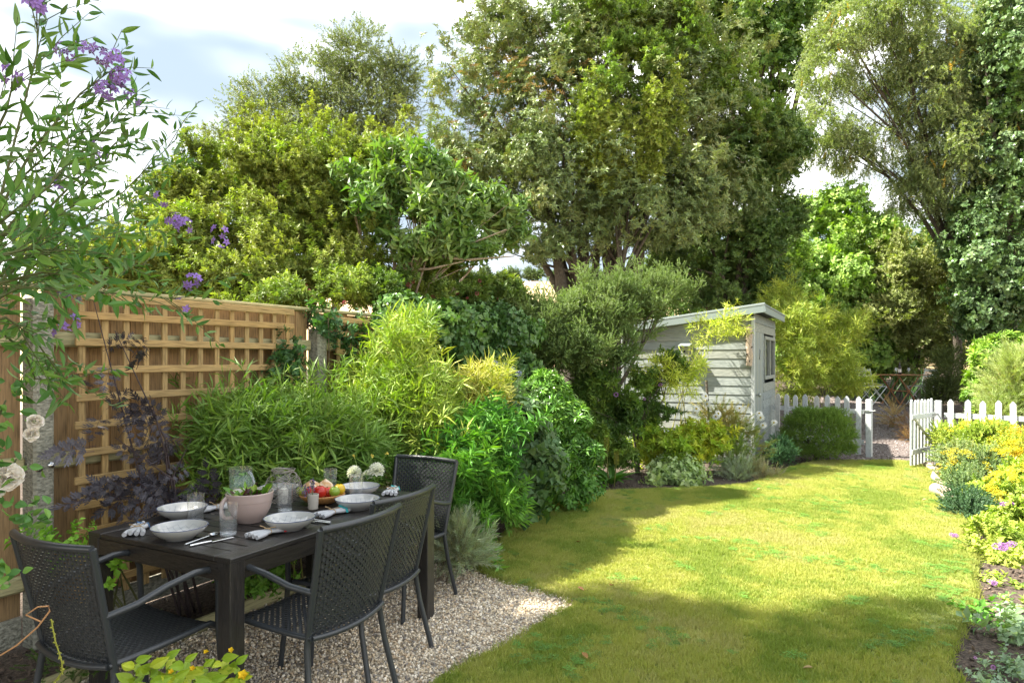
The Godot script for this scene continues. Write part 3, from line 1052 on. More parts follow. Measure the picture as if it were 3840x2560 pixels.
# ---------------------------------------------------------------- shed
func make_shed() -> void:
	var t := thing("garden_shed", "sage grey timber shed with a pent roof and small window", "shed", P(-1.40, 10.3), YAW)
	var W := 1.95
	var D := 2.65
	var roof := func(x: float) -> float: return 2.20 + 0.12 * x
	# front wall of lapped boards
	for i in 16:
		var y := 0.10 + 0.132 * i
		var x0 := -W
		if y + 0.132 > roof.call(-W):
			x0 = (y + 0.09 - 2.20) / 0.12
		if x0 > -0.25:
			break
		var mb := MB.new()
		mb.box(Vector3.ZERO, Vector3(0.134, -x0 - 0.035, 0.016), Basis.IDENTITY, 0.003)
		var lie := Basis(Vector3(0, 0, 1), PI * 0.5)
		built(t, "board", mb, M["shed_paint%d" % (rng.randi() % 3)], Transform3D(Basis(Vector3.RIGHT, -0.075) * lie, Vector3((x0 - 0.035) * 0.5, y + 0.067, 0.004)))
	# corner trims
	for c in [[0.0, 2.16], [-W, 1.94]]:
		var mb := MB.new()
		mb.box(Vector3(c[0] - 0.008, c[1] * 0.5, 0.002), Vector3(0.05, c[1], 0.05), Basis.IDENTITY, 0.006)
		built(t, "corner_post", mb, M.white_paint1 if c[0] == 0.0 else M.shed_paint0)
	# core walls behind the boards
	var core := MB.new()
	var zb := -D
	core.quad(Vector3(-W, 0, -0.02), Vector3(-0.02, 0, -0.02), Vector3(-0.02, roof.call(0), -0.02), Vector3(-W, roof.call(-W), -0.02), Vector3.BACK)
	core.quad(Vector3(-W, 0, zb), Vector3(-0.02, 0, zb), Vector3(-0.02, roof.call(0), zb), Vector3(-W, roof.call(-W), zb), Vector3.FORWARD)
	core.quad(Vector3(-W, 0, -0.02), Vector3(-W, 0, zb), Vector3(-W, roof.call(-W), zb), Vector3(-W, roof.call(-W), -0.02), Vector3.LEFT)
	built(t, "wall", core, M.shed_paint1)
	# door side: door of upright planks
	var dr := MB.new()
	dr.box(Vector3(-0.012, 1.04, -0.52), Vector3(0.02, 1.92, 0.92), Basis.IDENTITY, 0.003)
	var door := built(t, "door", dr, M.shed_paint0)
	var plank := boxed(Vector3(0.012, 1.90, 0.108), 0.004)
	for i in 8:
		part(door, "plank", plank, M["shed_paint%d" % (i % 3)], Transform3D(Basis.IDENTITY, Vector3(0.0055, 1.04, -0.12 - 0.1145 * i)))
	var kb := MB.new()
	kb.lathe([Vector2(0.012, 0.0), Vector2(0.012, 0.03), Vector2(0.028, 0.04), Vector2(0.03, 0.055), Vector2(0.018, 0.068), Vector2(0.0, 0.07)], 14)
	built(door, "knob", kb, M.grey_metal, Transform3D(Basis(Vector3(0, 0, 1), -PI * 0.5), Vector3(0.012, 1.02, -0.16)))
	var hk := MB.new()
	var ring := []
	for k in 13:
		var a := TAU * k / 12.0
		ring.append(Vector3(0.018, 1.62 + 0.075 * cos(a), -0.55 + 0.045 * sin(a)))
	hk.tube(ring, 0.007, 6, false)
	built(door, "ring", hk, M.grey_metal)
	# boards round the window
	var z0 := -1.02
	var z1 := -1.10
	var z2 := -2.40
	for i in 16:
		var y := 0.10 + 0.132 * i
		if y > 2.12:
			break
		var spans := [[z0, -D]]
		if y + 0.07 > 1.22 and y < 1.88:
			spans = [[z0, z1], [z2, -D]]
		if y > 1.94:
			spans = [[-0.03, -D]]
		for sp in spans:
			var mb := MB.new()
			mb.box(Vector3.ZERO, Vector3(0.134, sp[0] - sp[1], 0.016), Basis.IDENTITY, 0.003)
			var lie := Basis(Vector3(0, -1, 0), Vector3(0, 0, -1), Vector3(1, 0, 0))
			built(t, "board", mb, M["shed_paint%d" % (rng.randi() % 3)], Transform3D(Basis(Vector3(0, 0, 1), 0.075) * lie, Vector3(0.002, y + 0.067, (sp[0] + sp[1]) * 0.5)))
	var wf := MB.new()
	for y in [1.245, 1.885]:
		wf.box(Vector3(0.01, y, (z1 + z2) * 0.5), Vector3(0.05, 0.055, z1 - z2 + 0.05), Basis.IDENTITY, 0.004)
	for z in [z1, (z1 + z2) * 0.5, z2]:
		wf.box(Vector3(0.0105, 1.565, z), Vector3(0.045, 0.585, 0.045), Basis.IDENTITY, 0.004)
	var win := built(t, "window_frame", wf, M.shed_paint2)
	for k in 2:
		var pn := MB.new()
		var za := lerpf(z1, z2, 0.5 * k) - 0.02
		var zb2 := lerpf(z1, z2, 0.5 * k + 0.5) + 0.02
		pn.quad(Vector3(0.0, 1.27, za), Vector3(0.0, 1.27, zb2), Vector3(0.0, 1.86, zb2), Vector3(0.0, 1.86, za), Vector3.RIGHT)
		built(win, "pane", pn, M.window_glass)
	# roof and its fascia
	var tilt := Basis(Vector3(0, 0, 1), atan(0.12))
	var rb := MB.new()
	rb.box(Vector3(-0.95, 2.305 - 0.12 * 0.95, -D * 0.5), Vector3(W + 0.30, 0.03, D + 0.24), tilt, 0.006)
	var rf_ := built(t, "roof", rb, M.roof_felt)
	var fb := MB.new()
	fb.box(Vector3(-0.94, 2.262 - 0.12 * 0.95, 0.105), Vector3(W + 0.30, 0.135, 0.024), tilt, 0.004)
	built(rf_, "fascia", fb, M.fascia_paint)
	fb = MB.new()
	fb.box(Vector3(0.145, 2.275, -D * 0.5), Vector3(0.024, 0.135, D + 0.236), Basis.IDENTITY, 0.004)
	built(rf_, "fascia", fb, M.fascia_paint)
	# birch log hung on the corner
	var lg := thing("birch_log", "peeling birch log hung on the shed corner", "log", P(-1.455, 10.235, 1.45), YAW)
	var lm := MB.new()
	lm.tube([Vector3(0.0, 0.0, 0), Vector3(0.012, 0.14, 0), Vector3(-0.004, 0.3, 0), Vector3(0.006, 0.42, 0), Vector3(0, 0.56, 0)], [0.042, 0.046, 0.041, 0.045, 0.039], 12)
	built(lg, "bark", lm, M.pale_bark)
	for k in 5:
		var kn := MB.new()
		var a := rf(-0.6, 2.6)
		kn.tube([Vector3(cos(a) * 0.03, 0.06 + 0.1 * k, sin(a) * 0.03), Vector3(cos(a) * 0.06, 0.075 + 0.1 * k, sin(a) * 0.06)], [0.016, 0.008], 7)
		built(lg, "knot", kn, M.bark)
	var hm := MB.new()
	hm.tube([Vector3(0, 0.55, -0.01), Vector3(0, 0.62, -0.03), Vector3(0.01, 0.63, -0.055)], 0.003, 5)
	built(lg, "hook", hm, M.grey_metal)
	# bird box
	var bx := thing("bird_box", "small pale bird box on the shed wall", "bird box", P(-2.36, 10.285, 1.52), YAW)
	var bm := MB.new()
	bm.box(Vector3(0, 0.11, 0.075), Vector3(0.14, 0.22, 0.13), Basis.IDENTITY, 0.004)
	built(bx, "box", bm, M.shed_paint2)
	bm = MB.new()
	bm.box(Vector3(0, 0.238, 0.085), Vector3(0.18, 0.018, 0.19), Basis(Vector3.RIGHT, 0.22), 0.003)
	built(bx, "lid", bm, M.fascia_paint)
	bm = MB.new()
	bm.lathe([Vector2(0.0, 0.0), Vector2(0.016, 0.001)], 14)
	bm.col = Color(0.01, 0.01, 0.01)
	built(bx, "entrance_hole", tinted(bm, Color(0.01, 0.008, 0.006)), M.plain, Transform3D(Basis(Vector3.RIGHT, PI * 0.5), Vector3(0, 0.14, 0.1405)))


func tinted(mb: MB, c: Color) -> MB:
	for i in mb.c.size():
		mb.c[i] = c
	return mb


# ---------------------------------------------------------------- picket fence and gate
func picket_mesh(h: float, w := 0.075, th := 0.02) -> ArrayMesh:
	var mb := MB.new()
	var o := [Vector2(-w * 0.5, 0), Vector2(w * 0.5, 0), Vector2(w * 0.5, h - w * 0.55), Vector2(0.008, h), Vector2(-0.008, h), Vector2(-w * 0.5, h - w * 0.55)]
	for z in [-th * 0.5, th * 0.5]:
		for k in range(1, 5):
			mb.tri(Vector3(o[0].x, o[0].y, z), Vector3(o[k].x, o[k].y, z), Vector3(o[k + 1].x, o[k + 1].y, z), Vector3(0, 0, z))
	for k in 6:
		var a: Vector2 = o[k]
		var b: Vector2 = o[(k + 1) % 6]
		mb.quad(Vector3(a.x, a.y, -th * 0.5), Vector3(b.x, b.y, -th * 0.5), Vector3(b.x, b.y, th * 0.5), Vector3(a.x, a.y, th * 0.5), Vector3(b.y - a.y, a.x - b.x, 0))
	return mb.mesh()


func picket_run(label: String, called: String, category: String, a: Vector3, b: Vector3, n: int, h: float, group := "") -> Node3D:
	var dir := b - a
	dir.y = 0.0
	var ln := dir.length()
	var turn := atan2(-dir.z, dir.x)
	var t := thing(called, label, category, a, turn, group)
	var pm := picket_mesh(h - 0.05)
	var rise := b.y - a.y
	for i in n:
		var f := (i + 0.5) / n
		part(t, "picket", pm, M["white_paint%d" % (rng.randi() % 3)], Transform3D(Basis(Vector3(0, 0, 1), rf(-0.022, 0.022)), Vector3(f * ln + rf(-0.006, 0.006), 0.05 + rise * f + rf(-0.012, 0.008), 0.022)))
	for y in [0.24, h - 0.24]:
		var mb := MB.new()
		mb.box(Vector3.ZERO, Vector3(0.07, ln, 0.022), Basis.IDENTITY, 0.003)
		built(t, "rail", mb, M.white_paint0, Transform3D(Basis(Vector3(0, 0, 1), atan2(rise, ln)) * Basis(Vector3(0, 0, 1), -PI * 0.5), Vector3(ln * 0.5, y + rise * 0.5, 0)))
	return t


func gate_post(p: float, s: float, h: float, label: String) -> Node3D:
	var t := thing("gate_post", label, "post", P(p, s), YAW - 0.2, "white gate posts")
	var mb := MB.new()
	mb.box(Vector3(0, h * 0.5 - 0.03, 0), Vector3(0.085, h + 0.06, 0.085), Basis.IDENTITY, 0.006)
	built(t, "shaft", mb, M.white_paint1)
	return t


func make_pickets() -> void:
	picket_run("white picket fence running from the shed to the gate post behind the box hedge", "picket_fence", "fence", P(-1.36, 12.28), P(0.02, 11.97), 9, 0.96, "white picket fences")
	picket_run("white picket fence behind the yellow flower border", "picket_fence", "fence", P(1.07, 11.80), P(3.4, 11.05), 13, 0.96, "white picket fences")
	var gp := gate_post(0.09, 11.92, 0.92, "white gate post with a metal latch beside the path")
	var mb := MB.new()
	mb.box(Vector3(0.0, 0.74, 0.05), Vector3(0.11, 0.03, 0.014), Basis.IDENTITY, 0.003)
	mb.tube([Vector3(0.02, 0.74, 0.055), Vector3(0.1, 0.75, 0.06)], 0.006, 6)
	built(gp, "latch", mb, M.grey_metal)
	gate_post(1.0, 11.86, 0.93, "white gate post that the open gate hangs from")
	# open gate, swung towards the lawn
	var a := P(0.95, 11.76)
	var b := P(0.61, 10.97)
	var g := picket_run("white picket gate standing open over the lawn", "picket_gate", "gate", a, b, 7, 0.97)
	var ln := (b - a).length()
	mb = MB.new()
	mb.tube([Vector3(0.05, 0.26, -0.012), Vector3(ln - 0.05, 0.72, -0.012)], 0.022, 4)
	built(g, "brace", mb, M.white_paint2)
	for y in [0.26, 0.73]:
		mb = MB.new()
		mb.box(Vector3(0.03, y, -0.016), Vector3(0.2, 0.03, 0.006), Basis.IDENTITY, 0.002)
		built(g, "hinge", mb, M.grey_metal)


# ---------------------------------------------------------------- trees beyond the fence
func foot(u: float, d: float) -> Vector3:
	var w := at(u, 1345, d)
	return Vector3(w.x, height(w.x, w.z), w.z)


func make_trees() -> void:
	var t: Node3D
	var bl: Array
	# birch far behind
	bl = [blob(1000, 430, 21, 170, 130), blob(1330, 210, 21, 130, 130), blob(1180, 330, 21, 160, 130), blob(1400, 420, 21, 170, 170), blob(1200, 560, 21, 260, 150), blob(880, 560, 21, 130, 90), blob(1500, 290, 21, 90, 100)]
	t = thing("birch_tree", "grey green airy tree against the sky behind the yellow-green shrub", "tree", foot(1260, 21))
	wooden(t, "trunk", bl, 0.13, 3.0, "bark", 4)
	fill(t, "birch", bl, [Color(0.07, 0.085, 0.038), Color(0.11, 0.13, 0.055), Color(0.17, 0.19, 0.09)], {n = 11500, solid = 1, inner = 0.1, size = 0.85, gap = 0.0, gapk = 1.6, up = 0.3, rnd = 1.0, called = "crown"})
	# the great broadleaf tree
	bl = [blob(1800, 350, 15, 190, 190), blob(1780, 600, 15, 220, 190), blob(2060, 430, 14.6, 290, 270), blob(1900, 130, 15, 170, 170), blob(2200, 150, 15, 330, 240), blob(2150, 690, 14.3, 320, 230), blob(2450, 560, 15, 300, 300), blob(2600, 330, 15.4, 260, 320), blob(2430, 800, 14.2, 300, 180), blob(2720, 700, 14.7, 210, 200), blob(2060, 870, 14.5, 260, 130), blob(2400, 0, 15.3, 320, 190)]
	t = thing("broadleaf_tree", "great dark broadleaf tree with whorled leathery leaves and rusty seed heads", "tree", foot(2200, 15))
	wooden(t, "trunk", bl, 0.17, 1.6, "bark", 4)
	var mb := MB.new()
	for e in [[2150, 1120, 2060, 760], [2310, 1120, 2420, 720], [2330, 1100, 2230, 600]]:
		var a := at(e[0], e[1], 14.8) - t.position
		a.y = -0.1
		var b := at(e[2], e[3], 14.8) - t.position
		mb.tube([a, a.lerp(b, 0.45) + Vector3(0.1, 0, 0), b], [0.2, 0.15, 0.08], 9)
	built(t, "stem", mb, M.bark)
	fill(t, "whorl", bl, [Color(0.07, 0.10, 0.036), Color(0.105, 0.14, 0.05), Color(0.145, 0.18, 0.068), Color(0.18, 0.195, 0.08)], {n = 29000, inner = 0.35, size = 0.58, gap = -0.2, gapk = 0.9, up = 0.55, rnd = 0.7, mat = "leaf_glossy", called = "crown", huek = 0.5})
	shoots(t, "whorl", bl, [Color(0.10, 0.125, 0.045), Color(0.15, 0.17, 0.065)], 240, 0.6, 2400, 0.7, "leaf_glossy")
	fill(t, "umbel", [blob(1800, 330, 14.9, 190, 190), blob(1780, 620, 14.9, 220, 210), blob(1900, 130, 14.9, 150, 150), blob(2060, 430, 14.3, 270, 250)], [Color(0.17, 0.10, 0.035), Color(0.22, 0.13, 0.05)], {n = 380, inner = 0.85, size = 1.5, gap = 0.0, gapk = 1.3, up = 1.2, mat = "leaf", called = "seed_heads"})
	# climber over its top
	bl = [blob(2320, 110, 14.2, 170, 150, 0.7), blob(2440, 260, 14.0, 120, 190, 0.6), blob(2200, 60, 14.3, 130, 130, 0.6), blob(2260, 330, 13.6, 80, 180, 0.4), blob(2560, 120, 14.4, 130, 150, 0.6), blob(2720, 300, 14.6, 120, 130, 0.6), blob(2850, 420, 14.6, 110, 90, 0.5)]
	t = thing("climbing_vine", "yellow-green climber trailing over the great tree's crown", "climber", foot(2330, 14.2))
	wooden(t, "stem", bl, 0.05, 3.2, "bark", 1)
	fill(t, "broad", bl, [Color(0.085, 0.14, 0.03), Color(0.13, 0.19, 0.04), Color(0.19, 0.25, 0.05)], {n = 3400, inner = 0.3, size = 0.85, gap = -0.05, gapk = 1.2, up = -0.1, rnd = 0.8, called = "foliage"})
	var hang := []
	for k in 26:
		var u := rf(2160, 2540)
		var v := rf(250, 420)
		hang.append([at(u, v + 140, 13.5), Vector3(0.10, rf(0.5, 1.1), 0.10)])
	fill(t, "small", hang, [Color(0.13, 0.17, 0.035), Color(0.22, 0.24, 0.05)], {n = 1500, inner = 0.0, size = 1.7, gap = -1.0, up = -0.9, called = "hanging_strands"})
	# dark mass to the side of the great tree
	bl = [blob(2800, 620, 16, 220, 240), blob(2650, 880, 16, 240, 200), blob(2860, 850, 16, 150, 200), blob(2740, 1060, 16, 200, 140), blob(2560, 1060, 16, 190, 120), blob(2890, 560, 16, 140, 180)]
	t = thing("yew_tree", "dark shaded evergreen tree behind the shed", "tree", foot(2740, 16))
	wooden(t, "trunk", bl, 0.16, 1.4, "bark", 2)
	fill(t, "small", bl, [Color(0.05, 0.09, 0.026), Color(0.08, 0.125, 0.036), Color(0.12, 0.16, 0.05)], {n = 6500, inner = 0.4, size = 2.0, gap = -0.1, gapk = 0.8, up = 0.2, called = "crown"})
	# tall tree top at the back
	bl = [blob(2780, 60, 21, 190, 190), blob(3000, 60, 21, 160, 180), blob(2900, 230, 21, 170, 150), blob(2600, 0, 21, 150, 140), blob(3120, -60, 21, 150, 130)]
	t = thing("poplar_tree", "tall fresh green tree rising behind the great tree", "tree", foot(2860, 21))
	wooden(t, "trunk", bl, 0.2, 4.0, "bark", 4)
	fill(t, "ivy", bl, [Color(0.045, 0.085, 0.02), Color(0.08, 0.14, 0.03), Color(0.14, 0.19, 0.05)], {n = 5200, inner = 0.2, size = 1.35, gap = -0.02, gapk = 0.8, up = 0.2, called = "crown"})
	# weeping birch
	bl = [blob(3170, 120, 17, 140, 130), blob(3330, 40, 17, 170, 130), blob(3480, 150, 17, 180, 180), blob(3110, 270, 17, 110, 130), blob(3080, 480, 17, 120, 130), blob(3230, 560, 17, 140, 110), blob(3480, 380, 17, 150, 200), blob(3560, 600, 16.8, 160, 220), blob(3300, 300, 17.4, 120, 80), blob(3440, 690, 17, 100, 160), blob(3640, 250, 17, 150, 200), blob(3760, 560, 16.5, 120, 240), blob(3760, 60, 17, 160, 160)]
	t = thing("weeping_birch", "weeping birch with hanging golden green twigs", "tree", foot(3600, 17))
	wooden(t, "trunk", bl, 0.10, 3.4, "bark", 3)
	fill(t, "birch", bl, [Color(0.12, 0.15, 0.06), Color(0.19, 0.22, 0.105), Color(0.26, 0.28, 0.16)], {n = 27000, solid = 1, inner = 0.1, size = 0.7, gap = 0.04, gapk = 1.5, out = 0.35, up = -0.9, rnd = 0.7, called = "crown"})
	fill(t, "birch", bl, [Color(0.34, 0.20, 0.04), Color(0.30, 0.22, 0.05)], {n = 150, inner = 0.6, size = 0.9, gap = 0.0, out = 0.35, up = -1.1, rnd = 0.4, called = "yellowing_leaves"})
	# ivy-clad trunk
	bl = [blob(3800, 300, 16, 150, 260), blob(3820, 720, 16, 160, 300), blob(3760, 1050, 15.6, 170, 180), blob(3690, 1180, 15.4, 110, 110), blob(3850, 60, 16, 160, 200), blob(3650, 900, 16, 90, 150)]
	t = thing("ivy_clad_tree", "old tree trunk clothed in dark glossy ivy", "tree", foot(3770, 16))
	wooden(t, "trunk", bl, 0.3, 2.5, "bark", 1)
	fill(t, "ivy", bl, [Color(0.04, 0.07, 0.022), Color(0.06, 0.10, 0.034), Color(0.10, 0.14, 0.06)], {n = 7800, inner = 0.6, size = 1.15, gap = -0.25, gapk = 0.9, up = -0.2, mat = "leaf_glossy", called = "ivy"})
	# bright mid-green trees behind the gate
	bl = [blob(3130, 800, 20, 160, 110), blob(3050, 950, 19.5, 170, 140), blob(3240, 940, 20, 150, 160), blob(3000, 1150, 18.5, 150, 150), blob(3160, 1150, 19, 180, 190), blob(3330, 1060, 19.6, 120, 180), blob(2930, 1000, 18.5, 100, 160), blob(3250, 1330, 19, 170, 130), blob(3060, 1320, 18.5, 150, 120)]
	t = thing("hazel_tree", "bright mid-green leafy tree behind the garden chairs", "tree", foot(3140, 19.5))
	wooden(t, "trunk", bl, 0.1, 0.9, "bark", 2)
	fill(t, "ivy", bl, [Color(0.10, 0.16, 0.035), Color(0.16, 0.24, 0.05), Color(0.23, 0.32, 0.07)], {n = 9500, inner = 0.55, size = 1.25, gap = -0.15, gapk = 0.7, up = 0.1, called = "crown"})
	# brownish open shrub
	bl = [blob(3430, 1020, 18.6, 170, 150), blob(3340, 1180, 18.4, 150, 140), blob(3520, 1180, 18.4, 150, 150), blob(3440, 1330, 18.4, 180, 110), blob(3560, 980, 18.8, 110, 120)]
	t = thing("smoke_bush", "dull olive brown shrub with spreading bare stems", "shrub", foot(3430, 18.5))
	wooden(t, "stems", bl, 0.05, 0.35, "bark", 7)
	fill(t, "small", bl, [Color(0.12, 0.13, 0.045), Color(0.17, 0.19, 0.065), Color(0.22, 0.22, 0.085)], {n = 6500, inner = 0.45, size = 1.7, gap = -0.12, gapk = 0.9, called = "crown"})
	# hedge that closes the view at the back
	bl = [blob(2500, 1150, 24, 300, 160), blob(3050, 1150, 25, 320, 200), blob(3400, 1050, 26, 300, 260), blob(3800, 1000, 25, 300, 330), blob(3900, 1300, 22, 260, 170), blob(2750, 950, 25, 250, 200)]
	t = thing("field_hedge", "dense dark green hedge closing the garden's far end", "hedge", foot(3100, 25))
	wooden(t, "stems", bl, 0.12, 0.6, "bark", 1)
	fill(t, "small", bl, [Color(0.06, 0.10, 0.025), Color(0.10, 0.15, 0.04)], {n = 8000, inner = 0.7, size = 3.0, gap = -0.4, called = "foliage"})
	# far tree line on the hill crest
	bl = []
	for k in 40:
		bl.append(blob(1500 + k * 34 + rf(-12, 12), 1032 + rf(-6, 8), 158 + rf(-3, 3), 26, rf(12, 26)))
	t = thing("treeline", "dark line of hedgerow trees on the crest of the field", "hedgerow", foot(2100, 158))
	t.set_meta("kind", "stuff")
	fill(t, "small", bl, [Color(0.05, 0.075, 0.03), Color(0.08, 0.11, 0.045)], {n = 5000, inner = 0.5, size = 7.0, gap = -1.0, called = "foliage"})
	# tree over the fence outside the view: it throws the shade on table and near lawn
	bl = []
	for e in [[-4.6, -0.6, 5.6, 2.3], [-5.4, 0.9, 6.6, 2.0], [-4.4, -2.4, 6.6, 2.3], [-5.6, -1.2, 8.2, 2.2], [-5.9, 1.0, 8.6, 1.6], [-6.6, 0.2, 4.6, 1.7], [-4.8, 0.4, 4.2, 1.4], [-6.6, -2.8, 6.0, 2.2], [-3.2, -2.0, 5.2, 1.8]]:
		bl.append([P(e[0], e[1] - 0.75, e[2]), Vector3(e[3], e[3] * 0.85, e[3])])
	t = thing("shade_tree", "tall leafy tree over the fence that shades the table", "tree", P(-5.4, -1.2))
	wooden(t, "trunk", bl, 0.22, 2.4, "bark", 3)
	fill(t, "broad", bl, [Color(0.06, 0.10, 0.02), Color(0.10, 0.15, 0.03)], {n = 8500, inner = 0.2, size = 2.2, gap = -0.6, gapk = 0.5, called = "crown"})


# ---------------------------------------------------------------- shrubs along the fence
func make_shrubs() -> void:
	var t: Node3D
	var bl: Array
	# yellow-green shrub over the fence
	bl = [blob(820, 720, 7.6, 170, 170), blob(1050, 680, 7.8, 230, 160), blob(1280, 720, 8.2, 210, 190), blob(700, 900, 7.0, 170, 150), blob(950, 930, 7.2, 240, 170), blob(1250, 980, 7.6, 250, 150), blob(1100, 570, 8.2, 150, 90), blob(560, 1010, 6.6, 150, 100), blob(820, 1080, 6.8, 260, 110), blob(1400, 600, 8.4, 110, 80), blob(420, 990, 6.6, 150, 100), blob(250, 1020, 6.3, 130, 80), blob(640, 800, 7.4, 90, 120), blob(1180, 850, 7.8, 200, 130)]
	t = thing("privet_shrub", "large sunlit yellow-green shrub rising behind the trellis", "shrub", foot(1000, 7.8))
	wooden(t, "stems", bl, 0.06, 0.6, "bark", 5)
	fill(t, "small", bl, [Color(0.08, 0.11, 0.025), Color(0.13, 0.16, 0.035), Color(0.18, 0.205, 0.045), Color(0.22, 0.23, 0.05)], {n = 17000, inner = 0.4, size = 0.92, gap = -0.1, gapk = 1.7, up = 0.6, called = "foliage"})
	fill(t, "broad", bl, [Color(0.13, 0.2, 0.03), Color(0.24, 0.3, 0.04)], {n = 1500, inner = 0.8, size = 0.62, gap = 0.05, gapk = 1.7, up = 0.8, called = "young_shoots"})
	shoots(t, "small", bl, [Color(0.13, 0.16, 0.035), Color(0.22, 0.23, 0.05)], 190, 0.34, 2600, 0.8)
	# thin dark arching spray on its side
	t = thing("cypress_spray", "narrow arching dark spray beside the yellow-green shrub", "shrub", foot(690, 7.5))
	bl = [blob(700, 560, 7.5, 22, 60), blob(670, 640, 7.5, 40, 60), blob(640, 740, 7.4, 90, 60), blob(700, 700, 7.4, 60, 90), blob(610, 690, 7.2, 60, 40)]
	stalks(t, "stem", [[t.position, at(690, 640, 7.5)]], 0.02, Color(0.08, 0.055, 0.03))
	fill(t, "small", bl, [Color(0.05, 0.08, 0.02), Color(0.10, 0.13, 0.03)], {n = 700, inner = 0.2, size = 0.8, gap = -1.0, up = 0.8, called = "foliage"})
	# small tree with big drooping leaves
	bl = [blob(1560, 660, 7.6, 150, 110), blob(1440, 750, 7.4, 120, 110), blob(1680, 760, 7.6, 150, 120), blob(1850, 780, 7.8, 110, 100), blob(1600, 870, 7.4, 180, 90), blob(1800, 900, 7.6, 130, 80), blob(1300, 650, 7.4, 60, 40), blob(1480, 570, 7.6, 60, 50), blob(1900, 850, 7.8, 80, 60)]
	t = thing("dogwood_tree", "small tree with pale bare branches and large drooping green leaves", "tree", foot(1480, 7.6))
	wooden(t, "branches", bl, 0.035, 1.5, "pale_bark", 4)
	var mb := MB.new()
	for e in [[1480, 1000, 1900, 860], [1480, 1010, 1740, 980], [1480, 1010, 1470, 780], [1600, 960, 1930, 960]]:
		var a := at(e[0], e[1], 7.5) - t.position
		var b := at(e[2], e[3], 7.4) - t.position
		mb.tube([a, a.lerp(b, 0.5) + Vector3(0, -0.04, 0), b], [0.022, 0.015, 0.006], 6)
	built(t, "bough", mb, M.pale_bark)
	fill(t, "cornel", bl, [Color(0.06, 0.12, 0.03), Color(0.11, 0.17, 0.05), Color(0.19, 0.23, 0.09)], {n = 1900, inner = 0.2, size = 0.82, gap = -0.08, gapk = 1.8, out = 0.5, up = -0.3, rnd = 0.8, called = "crown"})
	# mixed hedge on the fence top, with red fuchsia bells
	bl = [blob(1500, 1100, 7.4, 170, 70), blob(1700, 1080, 7.9, 160, 80), blob(1850, 1120, 8.6, 150, 70), blob(1350, 1080, 6.9, 150, 60), blob(1620, 1010, 7.8, 150, 60), blob(1180, 1100, 6.5, 180, 50), blob(980, 1120, 6.2, 160, 40)]
	t = thing("fuchsia_hedge", "loose green hedge with small red flowers above the fence", "hedge", foot(1600, 7.9))
	wooden(t, "stems", bl, 0.03, 0.7, "bark", 3)
	fill(t, "small", bl, [Color(0.05, 0.09, 0.02), Color(0.11, 0.15, 0.03), Color(0.21, 0.24, 0.04)], {n = 5000, inner = 0.4, size = 0.95, gap = -0.1, up = 0.5, called = "foliage"})
	fill(t, "floret_ball", bl, [Color(0.30, 0.03, 0.05), Color(0.22, 0.04, 0.08)], {n = 46, inner = 0.9, size = 0.8, gap = -1.0, mat = "petal", called = "flowers"})
	# ivy over the fence
	bl = [blob(1560, 1230, 6.9, 160, 90, 0.35), blob(1720, 1260, 7.4, 190, 110, 0.35), blob(1860, 1270, 8.0, 170, 100, 0.4), blob(1700, 1370, 7.3, 210, 90, 0.3), blob(1500, 1190, 6.6, 70, 50, 0.2), blob(1880, 1400, 8.0, 150, 90, 0.3)]
	t = thing("ivy_bank", "dark green ivy and vine heaped over the fence", "climber", foot(1700, 7.4))
	wooden(t, "stems", bl, 0.025, 0.5, "bark", 2)
	fill(t, "ivy", bl, [Color(0.025, 0.055, 0.015), Color(0.05, 0.10, 0.025), Color(0.10, 0.17, 0.035)], {n = 5600, inner = 0.5, size = 0.75, gap = -0.25, up = -0.1, mat = "leaf_glossy", called = "foliage"})
	# vine leaves round the second post and trellis
	bl = []
	for e in [[1080, 1290, 5.15, 50, 60], [1085, 1350, 5.2, 50, 60], [1240, 1230, 5.6, 60, 50], [1200, 1180, 5.5, 50, 25], [1320, 1290, 5.9, 60, 80], [1330, 1400, 5.9, 70, 70], [1050, 1420, 5.05, 60, 50], [1390, 1230, 6.1, 60, 50]]:
		bl.append(blob(e[0], e[1], e[2], e[3], e[4], 0.06))
	t = thing("vine", "heart-leaved vine climbing round the short concrete post", "climber", P(-3.82, 4.3))
	stalks(t, "stem", [[P(-3.84, 4.3), at(1110, 1300, 5.2)], [P(-3.84, 4.35), at(1320, 1250, 5.85)], [P(-3.84, 4.3), at(1230, 1190, 5.55)]], 0.008, Color(0.10, 0.07, 0.04))
	fill(t, "ivy", bl, [Color(0.035, 0.08, 0.03), Color(0.06, 0.12, 0.04)], {n = 230, inner = 0.1, size = 0.52, gap = -1.0, up = -0.1, rnd = 1.2, called = "foliage"})
	# bamboos
	bamboo("bamboo", "lush green bamboo spilling over the trellis behind the table", [blob(900, 1570, 4.6, 110, 60, 0.28), blob(1050, 1560, 4.75, 120, 75, 0.3), blob(1190, 1570, 4.9, 110, 75, 0.28), blob(940, 1640, 4.4, 170, 100, 0.36), blob(1120, 1640, 4.6, 170, 110, 0.36), blob(1280, 1650, 4.85, 140, 110, 0.34), blob(900, 1730, 4.3, 120, 70, 0.3), blob(1090, 1750, 4.5, 200, 70, 0.35), blob(1330, 1740, 4.8, 140, 100, 0.32)], [Color(0.055, 0.11, 0.02), Color(0.095, 0.16, 0.028), Color(0.15, 0.21, 0.04)], 3000, P(-3.55, 3.45))
